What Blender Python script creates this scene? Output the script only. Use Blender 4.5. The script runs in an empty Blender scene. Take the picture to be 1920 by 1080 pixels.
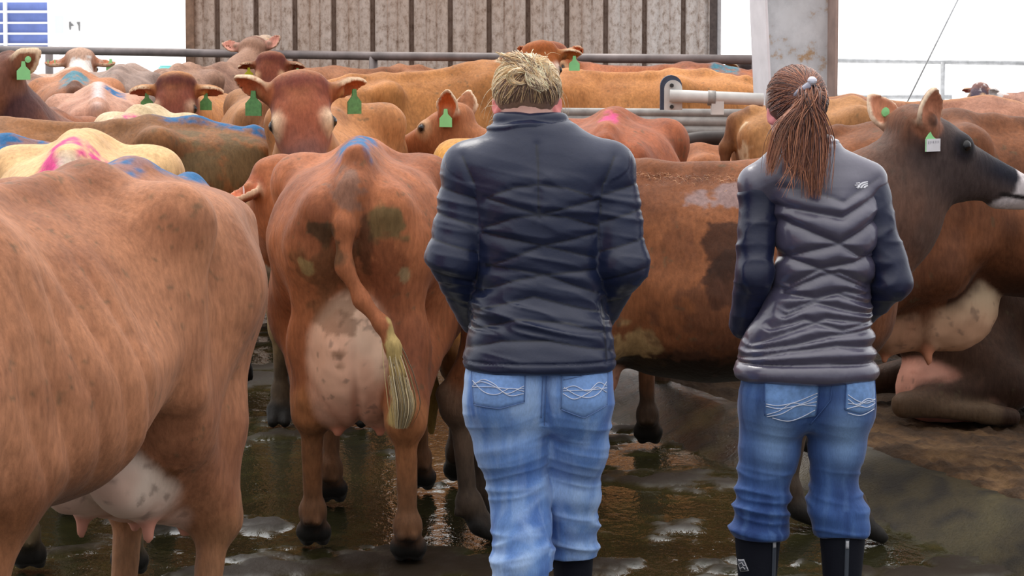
import bpy, bmesh, math, random
import numpy as np
from mathutils import Vector, Matrix
from mathutils.bvhtree import BVHTree

SC = bpy.context.scene
COL = SC.collection
PI = math.pi
rng = random.Random(11)

# ------------------------------------------------------------------ camera, sky, exposure
FPX, CAMH, HORZ = 5450.0, 1.79, 15.0
PITCH = math.atan((540.0 - HORZ) / FPX)
cam_d = bpy.data.cameras.new('camera')
cam = bpy.data.objects.new('camera', cam_d)
COL.objects.link(cam)
cam.location = (0, 0, CAMH)
cam.rotation_euler = (PI / 2 - PITCH, 0, 0)
cam_d.sensor_width = 36.0
cam_d.lens = FPX / 1920.0 * 36.0
cam_d.clip_end = 500
SC.camera = cam

SC.view_settings.view_transform = 'Standard'
SC.view_settings.look = 'None'
SC.view_settings.gamma = 1.0
SC.view_settings.use_curve_mapping = False
SC.view_settings.exposure = 0.0

world = bpy.data.worlds.new('overcast_sky')
SC.world = world
world.use_nodes = True
wn = world.node_tree
wn.nodes.clear()
w_out = wn.nodes.new('ShaderNodeOutputWorld')
w_bg = wn.nodes.new('ShaderNodeBackground')
w_tc = wn.nodes.new('ShaderNodeTexCoord')
w_sep = wn.nodes.new('ShaderNodeSeparateXYZ')
wn.links.new(w_tc.outputs['Generated'], w_sep.inputs[0])
def w_ramp(stops):
    r = wn.nodes.new('ShaderNodeValToRGB')
    while len(r.color_ramp.elements) < len(stops):
        r.color_ramp.elements.new(0.5)
    for e, (p, c) in zip(r.color_ramp.elements, stops):
        e.position = p
        e.color = (c[0], c[1], c[2], 1)
    return r
# an overcast day: brightest ahead (+Y) where the barn opens, soft from above, dimmer low down behind
w_my = wn.nodes.new('ShaderNodeMapRange')
w_my.inputs['From Min'].default_value = -1; w_my.inputs['From Max'].default_value = 1
wn.links.new(w_sep.outputs['Y'], w_my.inputs['Value'])
w_ry = w_ramp([(0.0, (.26, .27, .30)), (0.40, (.22, .23, .26)), (0.68, (.55, .57, .62)), (1.0, (1, 1, 1))])
wn.links.new(w_my.outputs[0], w_ry.inputs[0])
w_rz = w_ramp([(0.0, (0, 0, 0)), (0.50, (0, 0, 0)), (1.0, (1, 1, 1))])
w_mz = wn.nodes.new('ShaderNodeMapRange')
w_mz.inputs['From Min'].default_value = -1; w_mz.inputs['From Max'].default_value = 1
wn.links.new(w_sep.outputs['Z'], w_mz.inputs['Value'])
wn.links.new(w_mz.outputs[0], w_rz.inputs[0])
w_mix = wn.nodes.new('ShaderNodeMix'); w_mix.data_type = 'RGBA'
wn.links.new(w_rz.outputs[0], w_mix.inputs['Factor'])
wn.links.new(w_ry.outputs[0], w_mix.inputs['A'])
w_mix.inputs['B'].default_value = (1.02, 1.0, .99, 1)
wn.links.new(w_mix.outputs['Result'], w_bg.inputs['Color'])
w_bg.inputs['Strength'].default_value = 1.9
wn.links.new(w_bg.outputs[0], w_out.inputs['Surface'])

sun_d = bpy.data.lights.new('hazy_sun', 'SUN')
sun_d.energy = 1.7
sun_d.angle = math.radians(25)
sun_d.color = (1.0, .96, .9)
sun = bpy.data.objects.new('hazy_sun', sun_d)
COL.objects.link(sun)
sun.rotation_euler = (math.radians(28), math.radians(8), 0)   # set below from its direction
_d = Vector((0.25, -0.55, -1.0)).normalized()                 # shines from high ahead, towards the camera
sun.rotation_euler = _d.to_track_quat('-Z', 'Y').to_euler()

_ct, _st = math.cos(PITCH), math.sin(PITCH)
def PX(px, py, Y):
    """point of the place seen at that photo pixel, Y metres ahead of the camera"""
    a, b = (px - 960.0) / FPX, (540.0 - py) / FPX
    d = (a, _ct + b * _st, -_st + b * _ct)
    t = Y / d[1]
    return Vector((d[0] * t, Y, CAMH + d[2] * t))

# ------------------------------------------------------------------ small helpers
def lin(r, g=None, b=None):
    if g is None:
        r, g, b = r
    f = lambda c: (c / 255.0 / 12.92) if c / 255.0 <= .04045 else ((c / 255.0 + .055) / 1.055) ** 2.4
    return np.array([f(r), f(g), f(b)], dtype=np.float32)

def tag(o, label=None, cat=None, group=None, kind=None):
    if label: o['label'] = label
    if cat: o['category'] = cat
    if group: o['group'] = group
    if kind: o['kind'] = kind
    return o

def empty(name, loc, rz=0.0):
    o = bpy.data.objects.new(name, None)
    COL.objects.link(o)
    o.location = loc
    o.rotation_euler = (0, 0, rz)
    o.empty_display_size = .1
    return o

def link(name, me, mat, parent=None):
    o = bpy.data.objects.new(name, me)
    COL.objects.link(o)
    if mat is not None:
        me.materials.append(mat)
    if parent is not None:
        o.parent = parent
    return o

def np_mesh(name, V, F, col=None, smooth=True):
    me = bpy.data.meshes.new(name)
    V = np.ascontiguousarray(V, dtype=np.float32)
    F = np.ascontiguousarray(F, dtype=np.int32)
    k = F.shape[1]
    me.vertices.add(len(V))
    me.vertices.foreach_set('co', V.ravel())
    me.loops.add(F.size)
    me.loops.foreach_set('vertex_index', F.ravel())
    me.polygons.add(len(F))
    me.polygons.foreach_set('loop_start', np.arange(0, F.size, k, dtype=np.int32))
    me.polygons.foreach_set('loop_total', np.full(len(F), k, dtype=np.int32))
    if smooth:
        me.polygons.foreach_set('use_smooth', np.ones(len(F), dtype=bool))
    me.update(calc_edges=True)
    if col is not None:
        a = me.color_attributes.new('Col', 'FLOAT_COLOR', 'POINT')
        c = np.ones((len(V), 4), dtype=np.float32)
        c[:, :3] = col
        a.data.foreach_set('color', c.ravel())
    return me

class MB:
    """collects boxes, tubes, lathes ... for ONE mesh"""
    def __init__(s):
        s.v, s.f = [], []
    def add(s, vs, fs):
        n = len(s.v)
        s.v += [tuple(v) for v in vs]
        s.f += [tuple(i + n for i in f) for f in fs]
        return s
    def box(s, lo, hi, M=None):
        x0, y0, z0 = lo; x1, y1, z1 = hi
        vs = [Vector(p) for p in ((x0,y0,z0),(x1,y0,z0),(x1,y1,z0),(x0,y1,z0),(x0,y0,z1),(x1,y0,z1),(x1,y1,z1),(x0,y1,z1))]
        if M is not None: vs = [M @ v for v in vs]
        return s.add(vs, [(0,3,2,1),(4,5,6,7),(0,1,5,4),(1,2,6,5),(2,3,7,6),(3,0,4,7)])
    def tube(s, pts, r, n=12, closed_ends=True):
        pts = [Vector(p) for p in pts]
        rr = r if isinstance(r, (list, tuple)) else [r] * len(pts)
        vs, fs = [], []
        up = Vector((0, 0, 1))
        for i, p in enumerate(pts):
            t = (pts[min(i + 1, len(pts) - 1)] - pts[max(i - 1, 0)]).normalized()
            a = t.cross(up)
            if a.length < 1e-3: a = t.cross(Vector((1, 0, 0)))
            a.normalize()
            b = t.cross(a).normalized()
            for k in range(n):
                w = 2 * PI * k / n
                vs.append(p + (a * math.cos(w) + b * math.sin(w)) * rr[i])
        for i in range(len(pts) - 1):
            for k in range(n):
                k2 = (k + 1) % n
                fs.append((i*n+k, i*n+k2, (i+1)*n+k2, (i+1)*n+k))
        if closed_ends:
            fs.append(tuple(range(n)))
            fs.append(tuple(range((len(pts)-1)*n, len(pts)*n))[::-1])
        return s.add(vs, fs)
    def build(s, name, mat, parent=None, smooth=False, bevel=0):
        me = bpy.data.meshes.new(name)
        me.from_pydata(s.v, [], s.f)
        bm = bmesh.new(); bm.from_mesh(me)
        bmesh.ops.recalc_face_normals(bm, faces=bm.faces)
        bm.to_mesh(me); bm.free()
        if smooth:
            for p in me.polygons: p.use_smooth = True
        o = link(name, me, mat, parent)
        if bevel:
            m = o.modifiers.new('bevel', 'BEVEL'); m.width = bevel; m.segments = 2; m.limit_method = 'ANGLE'
        return o

# ------------------------------------------------------------------ implicit surfaces -> one continuous mesh
def _v(p): return np.array(p, dtype=np.float32)

class Prim:
    __slots__ = ('f', 'lo', 'hi', 'k', 'g', 'neg')
    def __init__(s, f, lo, hi, k, g, neg=False):
        s.f, s.lo, s.hi, s.k, s.g, s.neg = f, np.array(lo, np.float32), np.array(hi, np.float32), k, g, neg

def cap(a, b, ra, rb, k=.05, g='', sq=None):
    a, b = _v(a), _v(b)
    R = max(ra, rb)
    q = _v(sq) if sq is not None else None
    A, B = (a / q, b / q) if q is not None else (a, b)
    ab = B - A
    L2 = max(float(ab @ ab), 1e-9)
    m = float(q.min()) if q is not None else 1.0
    def f(P):
        X = P / q if q is not None else P
        pa = X - A
        t = np.clip((pa @ ab) / L2, 0, 1)
        d = np.sqrt(((pa - t[:, None] * ab) ** 2).sum(1)) - (ra + (rb - ra) * t)
        return d * (m if m < 1 else 1.0)
    e = R * (q if q is not None else 1.0)
    return Prim(f, np.minimum(a, b) - e, np.maximum(a, b) + e, k, g)

def ell(c, r, k=.05, g='', M=None, neg=False):
    c, r = _v(c), _v(r)
    Mi = np.array(M, dtype=np.float32) if M is not None else None     # rows = local axes
    def f(P):
        p = P - c
        if Mi is not None: p = p @ Mi.T
        k0 = np.sqrt(((p / r) ** 2).sum(1)) + 1e-6
        k1 = np.sqrt(((p / (r * r)) ** 2).sum(1)) + 1e-6
        return k0 * (k0 - 1) / k1
    e = r if Mi is None else np.full(3, float(r.max()), np.float32)
    return Prim(f, c - e, c + e, k, g, neg)

def _tab(xs, ys, n=300, sm=9):
    X = np.linspace(xs[0], xs[-1], n)
    Y = np.interp(X, xs, ys)
    w = np.hanning(2 * sm + 3)[1:-1]; w /= w.sum()
    Yp = np.concatenate([np.full(sm, Y[0]), Y, np.full(sm, Y[-1])])
    return X.astype(np.float32), np.convolve(Yp, w, 'valid').astype(np.float32)

def loft(o, ax, up, sd, xs, top, bot, w, fc, pu, pl, k=.05, g='', endk=.1, sm=9):
    """tube with stations along ax: asymmetric super-ellipse sections"""
    o, ax, up, sd = _v(o), _v(ax), _v(up), _v(sd)
    T = [_tab(xs, y, sm=sm) for y in (top, bot, w, fc, pu, pl)]
    x0, x1 = xs[0], xs[-1]
    def f(P):
        p = P - o
        x, z, y = p @ ax, p @ up, np.abs(p @ sd)
        t_, b_, w_, c_, u_, l_ = [np.interp(x, X, Y).astype(np.float32) for X, Y in T]
        zc = b_ + c_ * (t_ - b_)
        dz = z - zc
        hi = dz > 0
        h = np.where(hi, t_ - zc, zc - b_)
        p_ = np.where(hi, u_, l_)
        r = ((y / w_) ** p_ + (np.abs(dz) / h) ** p_) ** (1 / p_) + 1e-4
        rho = np.sqrt(y * y + dz * dz)
        d = np.where(r < .25, -np.minimum(w_, h) * .75, rho - rho / r)
        e = np.maximum(x0 - x, x - x1)
        kk = np.maximum(endk - np.abs(d - e), 0) / endk
        return np.maximum(d, e) + kk * kk * endk * .25
    L = x1 - x0
    R = max(max(w), max(abs(v) for v in list(top) + list(bot)))
    pts = np.array([o + ax * x + up * z + sd * y for x in (x0, x1) for z in (min(bot), max(top)) for y in (-max(w), max(w))])
    return Prim(f, pts.min(0), pts.max(0), k, g)

MARG = .16
def evalf(prims, P, marg=MARG):
    d = np.full(len(P), 1e3, np.float32)
    for pr in prims:
        m = np.all((P > pr.lo - marg) & (P < pr.hi + marg), axis=1)
        idx = np.flatnonzero(m)
        if len(idx) == 0: continue
        v = pr.f(P[idx]).astype(np.float32)
        a = d[idx]
        if pr.neg:
            v = -v
            h = np.maximum(pr.k - np.abs(a - v), 0) / pr.k
            d[idx] = np.maximum(a, v) + h * h * pr.k * .25
        else:
            h = np.maximum(pr.k - np.abs(a - v), 0) / pr.k
            d[idx] = np.minimum(a, v) - h * h * pr.k * .25
    return d

def sdf_mesh(prims, h, lo=None, hi=None, smooth=2, floor=None, cut=None):
    if lo is None:
        lo = np.min([p.lo for p in prims if not p.neg], axis=0) - .05
        hi = np.max([p.hi for p in prims if not p.neg], axis=0) + .05
    lo, hi = np.array(lo, np.float32), np.array(hi, np.float32)
    B = 4
    nb = np.ceil((hi - lo) / (h * B)).astype(int) + 1
    n = nb * B
    F = lambda P: evalf(prims, P)
    def FF(P):
        d = F(P)
        if floor is not None: d = np.maximum(d, floor - P[:, 2])
        if cut is not None: d = np.maximum(d, cut(P))
        return d
    bi = np.stack(np.meshgrid(*[np.arange(k) for k in nb], indexing='ij'), -1).reshape(-1, 3)
    ctr = (lo + (bi * B + (B - 1) / 2) * h).astype(np.float32)
    dc = FF(ctr)
    act = np.abs(dc) < h * B * .87 * 1.75 + .004
    D = np.where(dc < 0, -1, 1).astype(np.float32).reshape(nb)
    D = np.repeat(np.repeat(np.repeat(D, B, 0), B, 1), B, 2)
    ai = bi[act]
    off = np.stack(np.meshgrid(*[np.arange(B)] * 3, indexing='ij'), -1).reshape(-1, 3)
    for s in range(0, len(ai), 4000):
        I = (ai[s:s + 4000, None, :] * B + off[None]).reshape(-1, 3)
        D[I[:, 0], I[:, 1], I[:, 2]] = FF((lo + I * h).astype(np.float32))
    S = D < 0
    c = np.zeros(tuple(n - 1), np.int8)
    for a in (0, 1):
        for b in (0, 1):
            for e in (0, 1):
                c += S[a:n[0]-1+a, b:n[1]-1+b, e:n[2]-1+e]
    cell = np.argwhere((c > 0) & (c < 8))
    vid = np.full(tuple(n - 1), -1, np.int32)
    vid[cell[:, 0], cell[:, 1], cell[:, 2]] = np.arange(len(cell))
    cor = [(a, b, e) for a in (0, 1) for b in (0, 1) for e in (0, 1)]
    val = {q: D[cell[:, 0]+q[0], cell[:, 1]+q[1], cell[:, 2]+q[2]] for q in cor}
    acc = np.zeros((len(cell), 3), np.float32); cnt = np.zeros(len(cell), np.float32)
    for q in cor:
        for ax in range(3):
            if q[ax] == 1: continue
            q2 = list(q); q2[ax] = 1; q2 = tuple(q2)
            va, vb = val[q], val[q2]
            m = (va < 0) != (vb < 0)
            t = np.where(m, va / (va - vb + 1e-12), 0)
            pt = np.array(q, np.float32)[None].repeat(len(cell), 0)
            pt[:, ax] += t
            acc[m] += pt[m]; cnt[m] += 1
    V = lo + (cell + acc / np.maximum(cnt, 1)[:, None]) * h
    quads = []
    for ax in range(3):
        u, w = (ax + 1) % 3, (ax + 2) % 3
        sl0 = [slice(0, -1)] * 3; sl1 = [slice(0, -1)] * 3
        sl0[ax] = slice(0, n[ax] - 1); sl1[ax] = slice(1, n[ax])
        sl0[u] = sl1[u] = slice(1, n[u] - 1); sl0[w] = sl1[w] = slice(1, n[w] - 1)
        A, Bm = S[tuple(sl0)], S[tuple(sl1)]
        for flip, mask in ((False, A & ~Bm), (True, ~A & Bm)):
            E = np.argwhere(mask)
            if len(E) == 0: continue
            E[:, u] += 1; E[:, w] += 1
            def g(du, dw):
                Q = E.copy(); Q[:, u] -= du; Q[:, w] -= dw
                return vid[Q[:, 0], Q[:, 1], Q[:, 2]]
            q = np.stack([g(1, 1), g(0, 1), g(0, 0), g(1, 0)], 1)
            quads.append(q[:, ::-1] if flip else q)
    Q = np.concatenate(quads)
    Q = Q[(Q >= 0).all(1)]
    E = np.concatenate([Q[:, [0, 1]], Q[:, [1, 2]], Q[:, [2, 3]], Q[:, [3, 0]]])
    deg = np.bincount(E[:, 0], minlength=len(V)).astype(np.float32) + np.bincount(E[:, 1], minlength=len(V))
    for it in range(smooth):
        A = np.zeros_like(V)
        for ax in range(3):
            A[:, ax] = np.bincount(E[:, 0], V[E[:, 1], ax], len(V)) + np.bincount(E[:, 1], V[E[:, 0], ax], len(V))
        L = A / np.maximum(deg, 1)[:, None] - V
        V = V + L * (.55 if it % 2 == 0 else -.4 if smooth > 2 else .3)
    return V.astype(np.float32), Q

def normals(V, Q):
    nrm = np.cross(V[Q[:, 2]] - V[Q[:, 0]], V[Q[:, 3]] - V[Q[:, 1]])
    N = np.zeros_like(V)
    for j in range(4):
        for ax in range(3):
            N[:, ax] += np.bincount(Q[:, j], nrm[:, ax], len(V))
    return N / (np.linalg.norm(N, axis=1, keepdims=True) + 1e-9)

def sstep(a, b, x):
    t = np.clip((x - a) / (b - a), 0, 1)
    return t * t * (3 - 2 * t)

_R = np.random.RandomState(5)
_LAT = _R.rand(32, 32, 32).astype(np.float32)
def vnoise(P, freq, seed=0):
    q = P * np.float32(freq) + np.float32(seed * 7.31 + 100)
    i = np.floor(q).astype(int); f = q - i
    f = f * f * (3 - 2 * f)
    out = 0
    for a in (0, 1):
        for b in (0, 1):
            for c in (0, 1):
                w = (f[:, 0] if a else 1 - f[:, 0]) * (f[:, 1] if b else 1 - f[:, 1]) * (f[:, 2] if c else 1 - f[:, 2])
                out = out + w * _LAT[(i[:, 0] + a) % 32, (i[:, 1] + b) % 32, (i[:, 2] + c) % 32]
    return out
def fbm(P, freq, seed=0, oct=3):
    s, a, t = 0, 1.0, 0
    for o in range(oct):
        s = s + a * vnoise(P, freq * 2 ** o, seed + o); t += a; a *= .5
    return s / t

def ridged(P, freq, seed=0, oct=2):
    s, a, t = 0, 1.0, 0
    for o in range(oct):
        s = s + a * (1 - np.abs(2 * vnoise(P, freq * 2 ** o, seed + o * 3) - 1)) ** 2; t += a; a *= .5
    return s / t

def seg_dist(X, Z, line):
    """distance in a plane to a polyline"""
    d = np.full(len(X), 9.0, np.float32)
    for (x0, z0), (x1, z1) in zip(line[:-1], line[1:]):
        ex, ez = x1 - x0, z1 - z0
        t = np.clip(((X - x0) * ex + (Z - z0) * ez) / (ex * ex + ez * ez + 1e-9), 0, 1)
        d = np.minimum(d, np.hypot(X - x0 - t * ex, Z - z0 - t * ez))
    return d

# ------------------------------------------------------------------ materials
def mat_nodes(name):
    m = bpy.data.materials.new(name)
    m.use_nodes = True
    nt = m.node_tree
    b = nt.nodes['Principled BSDF']
    return m, nt, b
def N(nt, t, **kw):
    n = nt.nodes.new(t)
    for k, v in kw.items():
        if k in n.inputs: n.inputs[k].default_value = v
        else: setattr(n, k, v)
    return n
def noise_node(nt, scale, detail=4, rough=.55, coord='Object', stretch=None):
    tc = N(nt, 'ShaderNodeTexCoord')
    src = tc.outputs[coord]
    if stretch:
        mp = N(nt, 'ShaderNodeMapping'); mp.inputs['Scale'].default_value = stretch
        nt.links.new(src, mp.inputs[0]); src = mp.outputs[0]
    n = N(nt, 'ShaderNodeTexNoise', Scale=scale, Detail=detail, Roughness=rough)
    nt.links.new(src, n.inputs['Vector'])
    return n
def ramp(nt, src, stops):
    r = N(nt, 'ShaderNodeValToRGB')
    while len(r.color_ramp.elements) < len(stops): r.color_ramp.elements.new(.5)
    for e, (p, c) in zip(r.color_ramp.elements, stops):
        e.position = p; e.color = (c[0], c[1], c[2], 1)
    nt.links.new(src, r.inputs[0])
    return r
def bump(nt, b, src, strength, dist=.01):
    bp = N(nt, 'ShaderNodeBump', Strength=strength, Distance=dist)
    nt.links.new(src, bp.inputs['Height'])
    nt.links.new(bp.outputs[0], b.inputs['Normal'])
    return bp
def simple(name, c, rough=.5, metal=0, var=.12, scale=30, bmp=.1, bd=.004, sheen=0, stretch=None, spec=None):
    m, nt, b = mat_nodes(name)
    c = np.array(c, float)
    n = noise_node(nt, scale, stretch=stretch)
    r = ramp(nt, n.outputs[0], [(.3, np.clip(c * (1 - var), 0, 1)), (.7, np.clip(c * (1 + var), 0, .97))])
    nt.links.new(r.outputs[0], b.inputs['Base Color'])
    b.inputs['Roughness'].default_value = rough
    b.inputs['Metallic'].default_value = metal
    if sheen:
        b.inputs['Sheen Weight'].default_value = sheen
        b.inputs['Sheen Roughness'].default_value = .4
    if spec is not None: b.inputs['Specular IOR Level'].default_value = spec
    if bmp: bump(nt, b, n.outputs[0], bmp, bd)
    return m

def coloured(name, rough, sheen, nscale, var, bmp, bd, stretch=None, attr='Col', spec=.5, coat=0, mask=None):
    """colour comes from the mesh's own colour layer, with a fine grain on top"""
    m, nt, b = mat_nodes(name)
    at = N(nt, 'ShaderNodeAttribute', attribute_name=attr)
    n = noise_node(nt, nscale, 5, .65, stretch=stretch)
    mr = N(nt, 'ShaderNodeMapRange')
    mr.inputs['From Min'].default_value = .3; mr.inputs['From Max'].default_value = .7
    mr.inputs['To Min'].default_value = 1 - var; mr.inputs['To Max'].default_value = 1 + var
    nt.links.new(n.outputs[0], mr.inputs[0])
    mx = N(nt, 'ShaderNodeVectorMath', operation='SCALE')
    ms = None
    if mask:
        ms = N(nt, 'ShaderNodeAttribute', attribute_name=mask)
        lp = N(nt, 'ShaderNodeMix'); lp.data_type = 'FLOAT'
        lp.inputs['A'].default_value = 1.0
        nt.links.new(ms.outputs['Fac'], lp.inputs['Factor']); nt.links.new(mr.outputs[0], lp.inputs['B'])
        nt.links.new(lp.outputs['Result'], mx.inputs['Scale'])
    else:
        nt.links.new(mr.outputs[0], mx.inputs['Scale'])
    nt.links.new(at.outputs['Color'], mx.inputs[0])
    nt.links.new(mx.outputs[0], b.inputs['Base Color'])
    b.inputs['Roughness'].default_value = rough
    b.inputs['Specular IOR Level'].default_value = spec
    if sheen:
        b.inputs['Sheen Weight'].default_value = sheen
        b.inputs['Sheen Roughness'].default_value = .35
        b.inputs['Sheen Tint'].default_value = (1, .93, .85, 1)
    if coat: b.inputs['Coat Weight'].default_value = coat
    bp = bump(nt, b, n.outputs[0], bmp, bd)
    if ms:
        mu = N(nt, 'ShaderNodeMath', operation='MULTIPLY'); mu.inputs[1].default_value = bmp
        nt.links.new(ms.outputs['Fac'], mu.inputs[0]); nt.links.new(mu.outputs[0], bp.inputs['Strength'])
    return m

M_COAT = coloured('cow_hide', .60, .06, 70, .24, .55, .005, stretch=(1, 1, .3), spec=.16, mask='Fur')
M_EYE = simple('cow_eye', (.006, .005, .006), .06, var=0, bmp=0)
M_TAG = simple('green_tag_plastic', lin(150, 225, 150), .4, var=.05, bmp=0)
M_TAGD = simple('deep_green_tag_plastic', lin(88, 140, 80), .4, var=.25, scale=60, bmp=0)
M_TAGY = simple('yellow_tag_plastic', lin(205, 205, 40), .4, var=.05, bmp=0)
M_TAGW = simple('white_tag_plastic', lin(225, 222, 225), .4, var=.05, bmp=0)
M_TAGINK = simple('tag_ink', lin(120, 115, 130), .6, var=0, bmp=0)
# ------------------------------------------------------------------ cows
TX = [-.80, -.70, -.55, -.40, -.28, -.10, .10, .30, .45, .58, .70, .80]
T_TOP = [1.165, 1.215, 1.25, 1.265, 1.27, 1.25, 1.24, 1.245, 1.262, 1.25, 1.17, 1.05]
T_BOT = [.98, .90, .80, .70, .62, .55, .525, .54, .57, .60, .66, .76]
T_W = [.085, .14, .18, .205, .235, .30, .34, .32, .27, .225, .18, .12]
T_C = [.6, .62, .64, .62, .55, .44, .41, .41, .42, .42, .45, .5]
T_U = [2.2, 2.1, 2.0, 1.9, 1.75, 1.6, 1.6, 1.55, 1.45, 1.5, 1.9, 2]
T_L = [2.2] * 12

FORE = dict(
    main=lin(176, 118, 80), dark=lin(120, 76, 52), neck=None, face=None, poll=None, muz=lin(205, 190, 175), nose=lin(34, 30, 32),
    eye=lin(205, 165, 130), earin=lin(205, 120, 88), earrim=lin(238, 210, 180), leg=lin(128, 88, 62), mudleg=lin(58, 46, 36),
    ud=lin(214, 162, 138), belly=None, tail=None, switch=lin(150, 120, 70), spine=None, patches=0)

def _unit(v):
    v = np.array(v, np.float32); return v / np.linalg.norm(v)

def head_frame(yaw, pitch, roll=0):
    y, p, r = [math.radians(a) for a in (yaw, pitch, roll)]
    f = _unit((math.cos(p) * math.cos(y), math.cos(p) * math.sin(y), math.sin(p)))
    u = _unit((-math.sin(p) * math.cos(y), -math.sin(p) * math.sin(y), math.cos(p)))
    s = np.cross(u, f)
    u2 = u * math.cos(r) + s * math.sin(r)
    return f, u2, np.cross(u2, f)

def ear_prim(c, e, n, g, L=.083, W=.056, k=.02):
    m = np.cross(e, n)
    c, e, n, m = _v(c), _v(e), _v(n), _v(m)
    def el(p, r, sh):
        a, b, q = p @ e, p @ m, p @ n - sh
        b = b * (1 + .9 * np.clip(a / L, -.2, 1) ** 2)            # narrows to the tip
        k0 = np.sqrt((a / r[0]) ** 2 + (b / r[1]) ** 2 + (q / r[2]) ** 2) + 1e-6
        k1 = np.sqrt((a / r[0] ** 2) ** 2 + (b / r[1] ** 2) ** 2 + (q / r[2] ** 2) ** 2) + 1e-6
        return k0 * (k0 - 1) / k1
    def f(P):
        p = P - c
        o = el(p, (L, W, .036), 0)
        i = -el(p, (L * .93, W * .86, .038), .021)
        h = np.maximum(.012 - np.abs(o - i), 0) / .012
        return np.maximum(o, i) + h * h * .003
    return Prim(f, c - L, c + L, k, g)

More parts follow.
